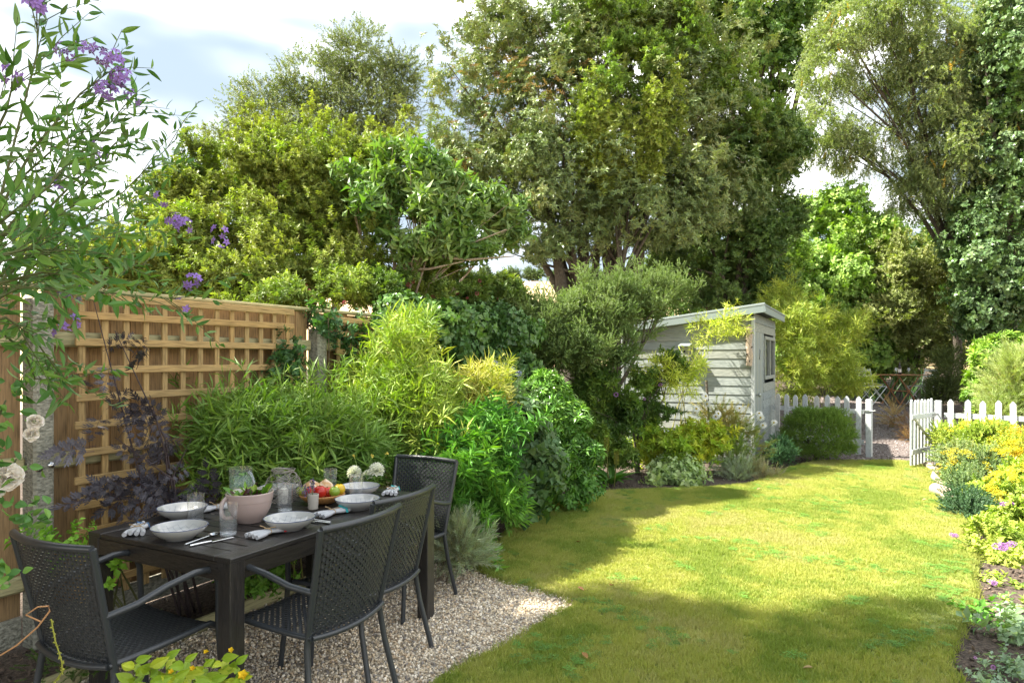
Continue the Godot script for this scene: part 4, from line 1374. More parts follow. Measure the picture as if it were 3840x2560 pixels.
	bamboo("bamboo", "tallest bamboo with a sunlit yellow-green top beside the short concrete post", [blob(1535, 1260, 5.75, 60, 55, 0.2), blob(1510, 1350, 5.65, 110, 70, 0.28), blob(1450, 1480, 5.5, 90, 65, 0.26), blob(1570, 1470, 5.5, 120, 80, 0.3), blob(1430, 1550, 5.4, 140, 90, 0.32), blob(1570, 1590, 5.4, 150, 110, 0.34), blob(1640, 1710, 5.3, 120, 100, 0.3)], [Color(0.08, 0.14, 0.02), Color(0.17, 0.23, 0.035), Color(0.30, 0.32, 0.07)], 3400, P(-3.45, 4.55))
	bamboo("bamboo", "low bamboo with straw-yellow arching tips", [blob(1780, 1500, 6.0, 110, 80, 0.3), blob(1720, 1600, 5.9, 140, 100, 0.35), blob(1800, 1450, 6.1, 80, 60, 0.25), blob(1700, 1700, 5.7, 120, 110, 0.3)], [Color(0.14, 0.19, 0.03), Color(0.28, 0.27, 0.06), Color(0.40, 0.31, 0.10)], 1500, P(-3.3, 5.1))
	# euphorbia below
	bl = [blob(1760, 1700, 5.3, 130, 110), blob(1800, 1850, 5.1, 110, 120), blob(1700, 1850, 4.95, 110, 110), blob(1850, 1960, 5.0, 60, 80), blob(1870, 1640, 5.6, 90, 60)]
	t = thing("spurge", "deep green spurge with whorled narrow leaves beside the far chair", "plant", P(-2.95, 4.6))
	stalks(t, "stem", [[t.position, bl[0][0]], [t.position + Vector3(0.1, 0, 0), bl[1][0]], [t.position - Vector3(0.12, 0, 0), bl[2][0]]], 0.01, Color(0.13, 0.15, 0.05))
	fill(t, "euphorbia", bl, [Color(0.035, 0.10, 0.02), Color(0.065, 0.16, 0.03), Color(0.13, 0.24, 0.035)], {n = 420, inner = 0.25, size = 0.85, gap = -1.0, up = 0.8, called = "foliage"})
	# grey cotton lavender by the gravel
	lavender("cotton_lavender", "silver grey cotton lavender mound at the gravel's corner", blob(1725, 2040, 4.62, 95, 100), P(-2.55, 3.92), 420, [Color(0.16, 0.20, 0.13), Color(0.24, 0.28, 0.19), Color(0.20, 0.19, 0.12)])
	# globe thistle
	t = thing("globe_thistle", "spiny grey-green thistle with round blue flower heads", "plant", P(-3.1, 6.0))
	var heads := [at(1855, 1362, 6.4), at(1920, 1386, 6.4), at(1945, 1400, 6.5), at(1890, 1370, 6.5), at(1906, 1510, 6.3), at(1880, 1410, 6.3)]
	var st := []
	for h in heads:
		st.append([t.position + Vector3(rf(-0.1, 0.1), 0, rf(-0.1, 0.1)), h])
	stalks(t, "stem", st, 0.006, Color(0.16, 0.2, 0.13))
	for h in heads:
		var o := part(t, "flower_head", K.floret_ball[0], M.petal_blue, Transform3D(Basis.IDENTITY.scaled(Vector3.ONE * 1.25), h - t.position))
	fill(t, "needle", [blob(1900, 1520, 6.4, 70, 120), blob(1890, 1650, 6.3, 80, 120)], [Color(0.07, 0.11, 0.05), Color(0.12, 0.16, 0.08)], {n = 160, inner = 0.1, size = 0.9, gap = -1.0, up = 0.9, called = "foliage"})
	# glossy mexican orange
	bl = [blob(2050, 1480, 6.9, 110, 80), blob(2120, 1580, 6.8, 100, 100), blob(2020, 1610, 6.7, 130, 110), blob(2140, 1700, 6.7, 100, 100), blob(2040, 1740, 6.6, 120, 90), blob(1960, 1490, 7.0, 80, 60)]
	t = thing("orange_blossom_shrub", "rounded glossy bright green shrub at the bend of the border", "shrub", P(-3.15, 6.75))
	wooden(t, "stems", bl, 0.025, 0.2, "bark", 3)
	fill(t, "whorl", bl, [Color(0.035, 0.085, 0.014), Color(0.065, 0.145, 0.02), Color(0.12, 0.22, 0.03)], {n = 3300, inner = 0.5, size = 0.46, gap = -0.3, up = 0.35, mat = "leaf_glossy", called = "foliage"})
	# dark anemone leaves at its foot
	bl = [blob(1960, 1640, 6.1, 80, 120), blob(2000, 1760, 6.0, 90, 80), blob(1960, 1840, 5.9, 70, 60)]
	t = thing("anemone_plant", "dull blue-green plant with jagged lobed leaves under the glossy shrub", "plant", P(-3.0, 5.65))
	stalks(t, "stem", [[t.position, bl[0][0]], [t.position + Vector3(0.1, 0, 0), bl[1][0]]], 0.007, Color(0.08, 0.10, 0.05))
	fill(t, "ivy", bl, [Color(0.04, 0.075, 0.024), Color(0.065, 0.11, 0.04)], {n = 330, inner = 0.3, size = 1.0, gap = -1.0, up = 0.1, called = "foliage"})
	# feathery grey-green shrub before the shed
	bl = [blob(2050, 1240, 8.7, 140, 90), blob(2220, 1200, 8.9, 160, 110), blob(2370, 1170, 9.2, 130, 80), blob(2150, 1320, 8.5, 140, 80), blob(2300, 1300, 8.8, 120, 80), blob(2520, 1110, 9.4, 70, 36, 0.2), blob(1980, 1330, 8.6, 90, 70), blob(2280, 1110, 9.1, 110, 55), blob(1960, 1220, 8.6, 100, 70), blob(2420, 1080, 9.3, 80, 40, 0.25)]
	t = thing("tamarisk", "feathery grey-green shrub billowing before the shed roof", "shrub", P(-3.2, 8.4))
	wooden(t, "stems", bl, 0.06, 0.35, "bark", 6)
	var plumes := []
	for k in 150:
		var b: Array = bl[k % bl.size()]
		var o := rv()
		o.y = absf(o.y) * 0.9 + 0.1
		var c: Vector3 = b[0] + o * (b[1] as Vector3) * 1.02
		for e in 3:
			plumes.append([c + (o + Vector3.UP * 0.8) * 0.07 * e, Vector3(0.05, 0.07, 0.05) * (1.0 - 0.25 * e)])
	fill(t, "tiny", plumes, [Color(0.09, 0.13, 0.045), Color(0.14, 0.18, 0.065)], {n = 4200, inner = 0.0, size = 0.85, gap = -1.0, up = 1.0, called = "plumes"})
	fill(t, "tiny", bl, [Color(0.07, 0.11, 0.035), Color(0.11, 0.155, 0.05), Color(0.16, 0.195, 0.075)], {n = 12500, inner = 0.3, size = 1.1, gap = -0.1, gapk = 2.2, up = 0.7, called = "foliage"})
	# its shaded undergrowth with buddleia
	bl = [blob(2310, 1490, 8.8, 90, 80), blob(2220, 1430, 8.7, 90, 60), blob(2450, 1430, 9.2, 80, 55), blob(2480, 1510, 9.3, 70, 60), blob(2510, 1370, 9.35, 60, 45), blob(2330, 1600, 8.8, 90, 60), blob(2420, 1540, 9.1, 60, 60), blob(2210, 1560, 8.6, 70, 80), blob(2230, 1680, 8.5, 60, 70), blob(2330, 1700, 8.7, 70, 50)]
	t = thing("buddleia", "dark green bush with small mauve flowers against the shed", "shrub", P(-2.7, 8.9))
	wooden(t, "stems", bl, 0.03, 0.25, "bark", 3)
	fill(t, "broad", bl, [Color(0.03, 0.06, 0.014), Color(0.06, 0.105, 0.02), Color(0.12, 0.17, 0.03)], {n = 1500, inner = 0.3, size = 0.72, gap = -0.1, up = 0.3, called = "foliage"})
	fill(t, "floret_ball", bl, [Color(0.22, 0.09, 0.26), Color(0.30, 0.10, 0.30)], {n = 9, inner = 1.0, size = 1.1, gap = -1.0, mat = "petal", called = "flowers"})
	# bright young bamboo over the shed wall
	bamboo("bamboo", "bright yellow bamboo sprigs leaning across the shed wall", [blob(2480, 1400, 9.2, 95, 55, 0.16), blob(2570, 1370, 9.5, 60, 40, 0.14), blob(2640, 1250, 9.7, 60, 30, 0.12), blob(2740, 1215, 9.75, 60, 25, 0.1), blob(2620, 1430, 9.5, 50, 40, 0.12)], [Color(0.20, 0.26, 0.035), Color(0.32, 0.34, 0.05), Color(0.38, 0.40, 0.08)], 330, P(-2.3, 9.6))


func bamboo(called: String, label: String, bl: Array, pal: Array, n: int, base: Vector3) -> void:
	var t := thing(called, label, "bamboo", base, 0.0)
	var cane := MB.new()
	cane.col = Color(0.30, 0.26, 0.08)
	for k in 16 if n > 700 else 7:
		var b: Array = bl[k % bl.size()]
		var e: Vector3 = b[0] + rv() * (b[1] as Vector3) * 0.8 - base
		var o := Vector3(rf(-0.25, 0.25), 0, rf(-0.25, 0.25))
		var cm := MB.new()
		cm.col = Color(0.26, 0.25, 0.07) * rf(0.7, 1.3)
		cm.tube([o, o.lerp(e, 0.4) + Vector3(0, 0.25 * e.y, 0), o.lerp(e, 0.75) + Vector3(0, 0.16 * e.y, 0), e], [0.006, 0.005, 0.004, 0.002], 5)
		built(t, "cane", cm, M.twig)
	fill(t, "bamboo", bl, pal, {n = n, inner = 0.2, size = 0.82, gap = -0.08, gapk = 3.0, out = 0.7, up = -0.3, rnd = 0.8, called = "foliage", huek = 2.0})
	shoots(t, "bamboo", bl, pal, n / 50, 0.22, n / 10, 0.75)


func lavender(called: String, label: String, b: Array, base: Vector3, n: int, pal: Array) -> void:
	var t := thing(called, label, "plant", base)
	stalks(t, "stem", [[base, b[0]], [base + Vector3(0.06, 0, 0.02), b[0] + Vector3(0.08, 0.02, 0)], [base - Vector3(0.06, 0, 0.02), b[0] - Vector3(0.08, 0, 0)]], 0.008, Color(0.16, 0.12, 0.08))
	fill(t, "needle", [b], pal, {n = n, inner = 0.35, size = 0.75, gap = -1.0, up = 0.9, called = "foliage"})


# ---------------------------------------------------------------- borders
func make_borders() -> void:
	var t: Node3D
	var bl: Array
	# clipped box
	bl = [blob(3070, 1632, 10.15, 142, 98, 0.42)]
	t = thing("box_hedge", "clipped rounded dark green box hedge before the picket fence", "hedge", P(-0.63, 11.25))
	wooden(t, "stems", [blob(3030, 1640, 10.15, 60, 50), blob(3110, 1640, 10.15, 60, 50)], 0.03, 0.12, "bark", 4)
	var boxy := []
	for k in 46:
		var a := TAU * k / 46.0
		for e in [[0.86, -52], [1.0, -4], [0.96, 46], [0.58, -80]]:
			boxy.append([bl[0][0] + Vector3(cos(a) * 0.50 * e[0], -e[1] * 10.15 / LENS, sin(a) * 0.36 * e[0]), Vector3(0.06, 0.06, 0.06)])
	for k in 26:
		boxy.append([bl[0][0] + Vector3(rf(-0.36, 0.36), 0.33 + rf(-0.02, 0.01), rf(-0.25, 0.25)), Vector3(0.08, 0.05, 0.08)])
	fill(t, "tiny", boxy, [Color(0.075, 0.12, 0.022), Color(0.11, 0.17, 0.03), Color(0.16, 0.215, 0.04)], {n = 5200, solid = 1, inner = 0.1, size = 0.55, gap = -1.0, up = 0.4, rnd = 1.0, called = "foliage", huek = 3.0})
	fill(t, "tiny", [[bl[0][0], Vector3(0.50, 0.33, 0.36)]], [Color(0.075, 0.12, 0.022), Color(0.11, 0.17, 0.03), Color(0.16, 0.215, 0.04)], {n = 2600, solid = 1, inner = 0.75, size = 0.6, gap = -1.0, up = 0.3, rnd = 1.0, called = "foliage"})
	# soft low plants either side of it
	soft("catmint", "soft grey-green low plant at the shed corner", [blob(2925, 1685, 9.75, 62, 50, 0.2)], P(-1.1, 10.75), [Color(0.05, 0.11, 0.05), Color(0.09, 0.17, 0.07)], "tiny", 700, 0.7)
	# pineapple lilies
	t = thing("pineapple_lily", "pineapple lily with broad strap leaves and tufted yellow spikes", "plant", P(-2.75, 7.95))
	for e in [[2275, 1640, 8.2, 0.16, 1.0], [2312, 1690, 8.1, 0.16, 1.0], [2228, 1785, 7.95, 0.14, 0.9]]:
		var top := at(e[0], e[1], e[2]) - t.position
		var mb := MB.new()
		mb.col = Color(0.20, 0.22, 0.06)
		mb.tube([Vector3(top.x * 0.6, 0, top.z * 0.6), top - Vector3(0, 0.1, 0)], 0.008, 6)
		for i in 90:
			var y: float = -0.17 + 0.17 * i / 90.0
			var a := i * 2.399
			var f := rf(0.75, 1.2)
			mb.col = Color(0.36 * f, 0.34 * f, 0.09 * f)
			mb.leaf(top + Vector3(cos(a) * 0.012, y, sin(a) * 0.012), Vector3(cos(a), 0.4, sin(a)), Vector3.UP, 0.028, 0.018, 0.3, 0.1, 1, 0.5)
		for i in 16:
			var a := i * 2.399
			mb.col = Color(0.25, 0.38, 0.05) * rf(0.8, 1.2)
			mb.leaf(top, Vector3(cos(a), rf(0.2, 1.2), sin(a)), Vector3.UP, 0.06, 0.016, 0.1, 0.4, 2, 0.4)
		built(t, "flower_spike", mb, M.leaf)
	for i in 16:
		var a := i * 2.399
		var mb := MB.new()
		mb.col = Color(0.07, 0.17, 0.025) * rf(0.8, 1.35)
		mb.leaf(Vector3(rf(-0.06, 0.06), 0.01, rf(-0.06, 0.06)), Vector3(cos(a), rf(0.5, 1.3), sin(a)), Vector3.UP, rf(0.3, 0.48), 0.085, 0.22, rf(0.25, 0.6), 6, 0.45)
		built(t, "leaf", mb, M.leaf)
	soft("geranium_clump", "low leafy clump hugging the lawn edge under the glossy shrub", [blob(2130, 1840, 6.9, 120, 40, 0.2), blob(2040, 1850, 6.6, 60, 40, 0.15)], P(-2.95, 6.95), [Color(0.04, 0.10, 0.02), Color(0.08, 0.17, 0.03)], "dead_nettle", 170, 0.9)
	# plants before the shed
	soft("hypericum", "yellow-green leafy shrub with orange berries before the shed", [blob(2560, 1690, 8.9, 130, 70, 0.35), blob(2640, 1660, 9.1, 110, 70, 0.3), blob(2430, 1680, 9.2, 70, 90, 0.3), blob(2420, 1620, 9.3, 50, 60, 0.2)], P(-1.95, 9.4), [Color(0.10, 0.17, 0.02), Color(0.20, 0.27, 0.03), Color(0.33, 0.30, 0.03)], "broad", 620, 0.85)
	soft("variegated_geranium", "pale cream-edged frilly leaved mound at the lawn's edge", [blob(2550, 1795, 8.6, 110, 50, 0.3)], P(-1.9, 8.75), [Color(0.18, 0.24, 0.09), Color(0.33, 0.38, 0.17), Color(0.42, 0.44, 0.25)], "dead_nettle", 330, 1.0)
	lavender("santolina", "silvery upright cushion of santolina before the shed corner", blob(2758, 1780, 8.9, 52, 60), P(-1.28, 9.25), 260, [Color(0.24, 0.27, 0.19), Color(0.33, 0.35, 0.27)])
	lavender("dried_lavender", "dry straw-coloured lavender cushion at the shed corner", blob(2860, 1795, 8.9, 62, 48), P(-1.0, 9.5), 260, [Color(0.25, 0.24, 0.13), Color(0.33, 0.27, 0.19), Color(0.20, 0.22, 0.11)])
	soft("phlox_clump", "tall thin stemmed green plants along the shed wall", [blob(2740, 1640, 9.5, 90, 100, 0.25), blob(2680, 1600, 9.6, 70, 80, 0.2), blob(2800, 1680, 9.4, 50, 80, 0.15), blob(2750, 1740, 9.2, 80, 50, 0.2)], P(-1.5, 9.75), [Color(0.09, 0.15, 0.03), Color(0.17, 0.22, 0.05), Color(0.27, 0.21, 0.08)], "needle", 420, 1.1)
	# daisies
	t = thing("shasta_daisy", "clump of white daisies on tall stems before the shed wall", "flowers", P(-1.75, 9.62))
	var st := []
	var hs := []
	for e in [[2647, 1485], [2612, 1532], [2652, 1514], [2607, 1546], [2650, 1588], [2695, 1550], [2686, 1561], [2774, 1530], [2806, 1575], [2848, 1549], [2853, 1565], [2903, 1584], [2862, 1594], [2668, 1608]]:
		var h := at(e[0], e[1], 9.25 + rf(-0.15, 0.2))
		hs.append(h)
		st.append([t.position + Vector3(rf(-0.3, 0.4), 0, rf(-0.15, 0.1)), h])
	stalks(t, "stem", st, 0.004, Color(0.12, 0.18, 0.04))
	for h in hs:
		var dir := Vector3(rf(-0.6, 0.2), 0.6, 0.9) + rv() * 0.4
		part(t, "flower", K.daisy[0], M.petal_white, Transform3D(aim(dir, rf(0, TAU)).scaled(Vector3.ONE * rf(1.3, 1.8)), h - t.position))
	# wooden stakes
	for e in [[2650, 1425, 1700, 9.75, "tall rough wooden stake standing among the daisies"], [2698, 1545, 1720, 9.8, "short leaning wooden stake beside the daisies"]]:
		var b := at(e[0] + 14, 1345, e[3])
		b.y = 0.0
		var k := thing("garden_stake", e[4], "stake", b)
		var mb := MB.new()
		var top := at(e[0], e[1], e[3]) - b
		mb.tube([Vector3(0, -0.05, 0), top * 0.5 + Vector3(0.008, 0, 0), top], [0.022, 0.02, 0.018], 7)
		built(k, "shaft", mb, M.bark)
	# yellow bamboo behind the shed
	bamboo("bamboo", "sunlit golden bamboo growing between shed and picket fence", [blob(2990, 1230, 13.2, 110, 110, 0.6), blob(3080, 1320, 13.2, 130, 120, 0.6), blob(3000, 1400, 13.0, 120, 120, 0.5), blob(3150, 1250, 13.6, 100, 90, 0.5), blob(3180, 1400, 13.2, 90, 90, 0.5), blob(2930, 1130, 13.8, 60, 90, 0.4)], [Color(0.12, 0.165, 0.025), Color(0.20, 0.235, 0.035), Color(0.31, 0.31, 0.05)], 4300, foot(3060, 13.3))
	# laurel and broom beyond the fence
	soft("laurel", "broad-leaved shiny bright green laurel beyond the picket fence", [blob(3740, 1330, 12.8, 100, 80, 0.5), blob(3700, 1430, 12.8, 80, 100, 0.4), blob(3820, 1380, 12.6, 100, 90, 0.4), blob(3680, 1500, 12.7, 60, 60, 0.3)], foot(3740, 12.8), [Color(0.07, 0.14, 0.016), Color(0.13, 0.21, 0.024), Color(0.20, 0.27, 0.035)], "whorl", 1200, 0.8)
	soft("broom", "pale yellow-green wispy broom beyond the picket fence", [blob(3800, 1470, 11.6, 90, 110, 0.4), blob(3860, 1400, 11.6, 90, 100, 0.4), blob(3740, 1560, 11.4, 40, 50, 0.2)], foot(3810, 11.6), [Color(0.20, 0.24, 0.08), Color(0.31, 0.33, 0.13)], "needle", 1100, 1.5)
	soft("juniper", "dull olive conifer bush beside the laurel", [blob(3570, 1400, 15.2, 80, 110, 0.5), blob(3530, 1470, 15.0, 60, 60, 0.4)], foot(3560, 15.2), [Color(0.045, 0.06, 0.018), Color(0.075, 0.09, 0.025)], "tiny", 1700, 1.3)
	soft("sedge", "wispy tan ornamental grass beside the path", [blob(3350, 1560, 13.6, 14, 42, 0.1)], foot(3352, 13.6), [Color(0.26, 0.18, 0.08), Color(0.36, 0.25, 0.13)], "needle", 42, 1.2)
	soft("bronze_sedge", "low rusty bronze grass spreading over the path edge", [blob(3420, 1590, 13.2, 50, 28, 0.4), blob(3430, 1640, 12.4, 50, 22, 0.3)], foot(3440, 13.0), [Color(0.20, 0.11, 0.06), Color(0.28, 0.17, 0.10)], "needle", 170, 0.9)
	# iris clump behind the garden table
	t = thing("iris_clump", "clump of upright sword-shaped leaves behind the folding table", "plant", foot(3360, 17.3))
	for i in 70:
		var mb := MB.new()
		mb.col = Color(0.05, 0.11, 0.03) * rf(0.7, 1.6)
		var a := rf(0, TAU)
		mb.leaf(Vector3(rf(-1.1, 1.0), 0, rf(-0.3, 0.3)), Vector3(cos(a) * 0.35, 1, sin(a) * 0.35), rv(), rf(0.5, 0.95), 0.045, 0.15, rf(0.05, 0.35), 4, 0.3)
		built(t, "leaf", mb, M.leaf)
	# right border
	border_right()


func soft(called: String, label: String, bl: Array, base: Vector3, pal: Array, kind: String, n: int, size: float, category := "plant") -> Node3D:
	var t := thing(called, label, category, base)
	var st := []
	for k in 7:
		var b: Array = bl[k % bl.size()]
		st.append([base + Vector3(rf(-0.08, 0.08), 0, rf(-0.08, 0.08)), b[0] + rv() * (b[1] as Vector3) * 0.5])
	stalks(t, "stem", st, 0.007, Color(0.12, 0.13, 0.05))
	fill(t, kind, bl, pal, {n = n, inner = 0.3, size = size, gap = -0.5, gapk = 2.0, up = 0.6, called = "foliage"})
	return t


func border_right() -> void:
	var t: Node3D
	var yel := [Color(0.34, 0.29, 0.015), Color(0.50, 0.40, 0.02), Color(0.46, 0.26, 0.02)]
	var frond := [Color(0.13, 0.19, 0.03), Color(0.22, 0.27, 0.04), Color(0.30, 0.31, 0.06)]
	t = soft("golden_rod", "mound of golden yellow flowering golden rod below the picket fence", [blob(3610, 1660, 9.3, 110, 60, 0.4), blob(3720, 1660, 8.9, 110, 70, 0.4), blob(3800, 1740, 8.3, 90, 80, 0.4)], P(1.35, 10.2), frond, "tiny", 2300, 1.2, "flowers")
	fill(t, "umbel", [blob(3640, 1640, 9.2, 110, 55, 0.4), blob(3740, 1650, 8.8, 110, 65, 0.4), blob(3810, 1730, 8.2, 90, 75, 0.4)], yel, {n = 520, inner = 0.85, size = 0.95, gap = -0.1, up = 1.3, mat = "petal", called = "flowers"})
	t = soft("fennel", "feathery blue-green fennel with yellow umbels in the border", [blob(3600, 1730, 8.7, 90, 50, 0.35), blob(3690, 1760, 8.3, 90, 60, 0.35), blob(3620, 1820, 7.9, 70, 60, 0.3)], P(1.4, 9.2), [Color(0.10, 0.15, 0.06), Color(0.17, 0.21, 0.09), Color(0.23, 0.23, 0.08)], "tiny", 1900, 1.25, "flowers")
	fill(t, "umbel", [blob(3640, 1760, 8.3, 120, 90, 0.4)], yel, {n = 60, inner = 0.85, size = 0.9, gap = -1.0, up = 1.3, mat = "petal", called = "flowers"})
	t = soft("tickseed", "drift of yellow flowers over lime foliage at the border's back", [blob(3790, 1880, 7.1, 90, 90, 0.35), blob(3850, 1800, 7.4, 80, 90, 0.3), blob(3700, 1860, 7.5, 60, 60, 0.25)], P(1.6, 8.0), frond, "small", 900, 0.9, "flowers")
	fill(t, "umbel", [blob(3800, 1860, 7.0, 100, 110, 0.35), blob(3850, 1800, 7.3, 80, 90, 0.3)], yel, {n = 230, inner = 0.8, size = 0.7, gap = -0.1, up = 1.0, mat = "petal", called = "flowers"})
	soft("artemisia", "dusky blue-green feathery mound overhanging the lawn beside the log", [blob(3640, 1930, 6.7, 80, 50, 0.25), blob(3620, 1890, 7.0, 40, 35, 0.2)], P(1.0, 7.4), [Color(0.035, 0.075, 0.035), Color(0.07, 0.12, 0.055)], "tiny", 900, 1.0)
	soft("lime_spirea", "lime yellow small-leaved bush spilling to the lawn's edge", [blob(3760, 2050, 5.7, 110, 90, 0.3), blob(3690, 2120, 5.35, 60, 70, 0.2), blob(3800, 2180, 5.2, 100, 110, 0.3), blob(3760, 2270, 4.75, 80, 70, 0.2), blob(3850, 1980, 6.0, 90, 80, 0.3), blob(3820, 2290, 4.75, 60, 60, 0.16), blob(3745, 2240, 4.75, 70, 50, 0.16), blob(3845, 2350, 4.3, 45, 40, 0.12)], P(1.15, 6.1), [Color(0.14, 0.20, 0.03), Color(0.23, 0.27, 0.045), Color(0.30, 0.31, 0.07)], "small", 2500, 0.85)
	soft("lungwort", "low rosette of fresh green leaves on the bare soil", [blob(3690, 2385, 4.05, 70, 40, 0.16)], P(0.95, 4.75), [Color(0.06, 0.16, 0.02), Color(0.12, 0.26, 0.03)], "dead_nettle", 48, 0.75)
	soft("lambs_ear", "downy grey-green leaves at the border's corner", [blob(3825, 2430, 3.75, 60, 50, 0.12), blob(3860, 2360, 3.95, 40, 50, 0.1)], P(0.9, 4.2), [Color(0.13, 0.19, 0.10), Color(0.20, 0.26, 0.15)], "dead_nettle", 40, 0.8)
	t = soft("dead_nettle", "silvery leaved ground cover with tiny mauve flowers", [blob(3790, 2535, 3.42, 70, 26, 0.14), blob(3740, 2590, 3.25, 60, 24, 0.14), blob(3840, 2560, 3.3, 70, 32, 0.14)], P(0.68, 3.75), [Color(0.11, 0.17, 0.08), Color(0.22, 0.28, 0.18)], "dead_nettle", 120, 0.42)
	fill(t, "floret_ball", [blob(3740, 2510, 3.4, 110, 40, 0.2)], [Color(0.36, 0.14, 0.34)], {n = 8, inner = 1.0, size = 0.35, gap = -1.0, mat = "petal", called = "flowers"})
	# verbena: one thing per stem
	for e in [[3783, 1890, 6.0, 1.15, "mauve verbena head among yellow flowers at the border's back"], [3570, 2005, 5.4, 0.85, "single mauve verbena leaning over the lawn"], [3755, 2053, 4.9, 1.35, "largest mauve verbena head on a wiry stem in the lime bush"], [3795, 2040, 4.95, 0.85, "small mauve verbena beside the largest head"], [3720, 2182, 4.6, 0.8, "low mauve verbena head before the lime bush"]]:
		var h := at(e[0], e[1], e[2])
		var b := Vector3(h.x + 0.22, 0.0, h.z + 0.05)
		var k := thing("verbena", e[4], "flower", b, 0.0, "verbena in the border")
		stalks(k, "stem", [[b, h]], 0.003, Color(0.10, 0.13, 0.04))
		for i in 5:
			part(k, "floret_cluster", K.floret_ball[0], M.petal_mauve, Transform3D(Basis(rv(), rf(0, 3)).scaled(Vector3(1, 0.75, 1) * e[3] * rf(0.75, 1.0)), h - b + Vector3(rf(-0.03, 0.03), rf(-0.008, 0.01), rf(-0.025, 0.025)) * e[3]))
	# logs edging the bed
	var pts := [[at(3478, 1742, 9.6), at(3545, 1850, 8.0)], [at(3508, 1850, 7.7), at(3600, 1905, 6.95)]]
	for k in 2:
		var a: Vector3 = pts[k][0]
		var b: Vector3 = pts[k][1]
		a.y = 0.06
		b.y = 0.06
		var lg := thing("log", ["long crooked pale branch edging the bed by the gate", "short thick pale log with a sawn end on the lawn edge"][k], "log", Vector3(a.x, 0, a.z), 0.0, "logs edging the flower bed")
		var mb := MB.new()
		var r: float = [0.05, 0.07][k]
		mb.tube([Vector3(0, r, 0), (b - a) * 0.3 + Vector3(0.05, r, 0.03), (b - a) * 0.65 + Vector3(-0.04, r, 0), (b - a) + Vector3(0, r, 0)], [r, r * 0.9, r * 0.95, r * 0.7], 11)
		built(lg, "bark", mb, M.pale_bark)


# ---------------------------------------------------------------- dining table and woven chairs
func make_dining() -> void:
	var w := 0.96
	var ln := 1.475
	var t := thing("dining_table", "black slatted outdoor dining table laid for a meal", "table", P(-2.75, 2.6425), YAW)
	var H := 0.74
	# frame of the top
	for sx in [-1.0, 1.0]:
		var mb := MB.new()
		mb.box(Vector3.ZERO, Vector3(0.095, ln - 0.002, 0.022), Basis.IDENTITY, 0.003)
		built(t, "edge_board", mb, M.black_paint0, Transform3D(along_s(), Vector3(sx * (w * 0.5 - 0.0475), H - 0.011, 0)))
	for sz in [-1.0, 1.0]:
		var mb := MB.new()
		mb.box(Vector3.ZERO, Vector3(0.085, w - 0.194, 0.022), Basis.IDENTITY, 0.003)
		built(t, "end_board", mb, M.black_paint1, Transform3D(Basis(Vector3(0, 0, 1), Vector3(1, 0, 0), Vector3(0, 1, 0)), Vector3(0, H - 0.0112, sz * (ln * 0.5 - 0.0435))))
	var inner := ln - 0.174
	var n := 15
	var pitch := inner / n
	var slat := boxed(Vector3(pitch - 0.009, w - 0.196, 0.018), 0.003)
	for i in n:
		part(t, "slat", slat, M["black_paint%d" % (rng.randi() % 3)], Transform3D(Basis(Vector3(0, 0, 1), Vector3(1, 0, 0), Vector3(0, 1, 0)), Vector3(0, H - 0.0105 + rf(-0.0006, 0.0006), -inner * 0.5 + (i + 0.5) * pitch)))
	for sx in [-1.0, 1.0]:
		var mb := MB.new()
		mb.box(Vector3.ZERO, Vector3(0.022, ln - 0.15, 0.075), Basis.IDENTITY, 0.002)
		built(t, "apron", mb, M.black_paint2, Transform3D(along_s(), Vector3(sx * (w * 0.5 - 0.016), H - 0.061, 0)))
	for sz in [-1.0, 1.0]:
		var mb := MB.new()
		mb.box(Vector3.ZERO, Vector3(0.022, w - 0.15, 0.075), Basis.IDENTITY, 0.002)
		built(t, "apron", mb, M.black_paint2, Transform3D(Basis(Vector3(0, 0, 1), Vector3(1, 0, 0), Vector3(0, 1, 0)), Vector3(0, H - 0.061, sz * (ln * 0.5 - 0.016))))
	var leg := boxed(Vector3(0.075, H - 0.022, 0.075), 0.004)
	for sx in [-1.0, 1.0]:
		for sz in [-1.0, 1.0]:
			part(t, "leg", leg, M.black_paint0, Transform3D(Basis.IDENTITY, Vector3(sx * (w * 0.5 - 0.039), (H - 0.022) * 0.5 + 0.004, sz * (ln * 0.5 - 0.039))))
	# chairs
	var spots := [
		[P(-2.67, 1.74), YAW, "black woven armchair at the table's end beside the concrete post"],
		[P(-2.19, 2.27), YAW + PI * 0.5, "black woven armchair on the gravel beside the near table leg"],
		[P(-2.32, 2.74), YAW + PI * 0.5 + 0.02, "black woven armchair on the gravel nearer the lavender"],
		[P(-2.63, 3.48), YAW + PI - 0.06, "black woven armchair at the table's end by the bamboo"]]
	var proto := make_chair()
	for i in 4:
		var c := proto
		if i > 0:
			c = proto.duplicate()
			c.name = numbered("woven_armchair")
			add_child(c)
		c.position = spots[i][0]
		c.position.y = 0.012
		c.rotation.y = spots[i][1]
		c.set_meta("label", spots[i][2])


func back_at(u: float, v: float) -> Vector3:   # u -1..1 across, v 0..1 up
	var hw := lerpf(0.222, 0.252, v)
	return Vector3(u * hw, lerpf(0.415, 0.865, v), lerpf(0.205, 0.300, v) + 0.045 * (1.0 - u * u) * lerpf(0.7, 1.0, v))


func seat_at(u: float, v: float) -> Vector3:   # v 0 front, 1 back
	var hw := lerpf(0.238, 0.224, v)
	var z := lerpf(-0.245, 0.225, v) + 0.03 * (1.0 - u * u) * v * v
	var y := 0.435 - 0.022 * sin(v * PI * 0.55) - 0.012 * (1.0 - u * u)
	if v < 0.12:
		y -= 0.035 * pow((0.12 - v) / 0.12, 2.0)
	return Vector3(u * hw, y, z)


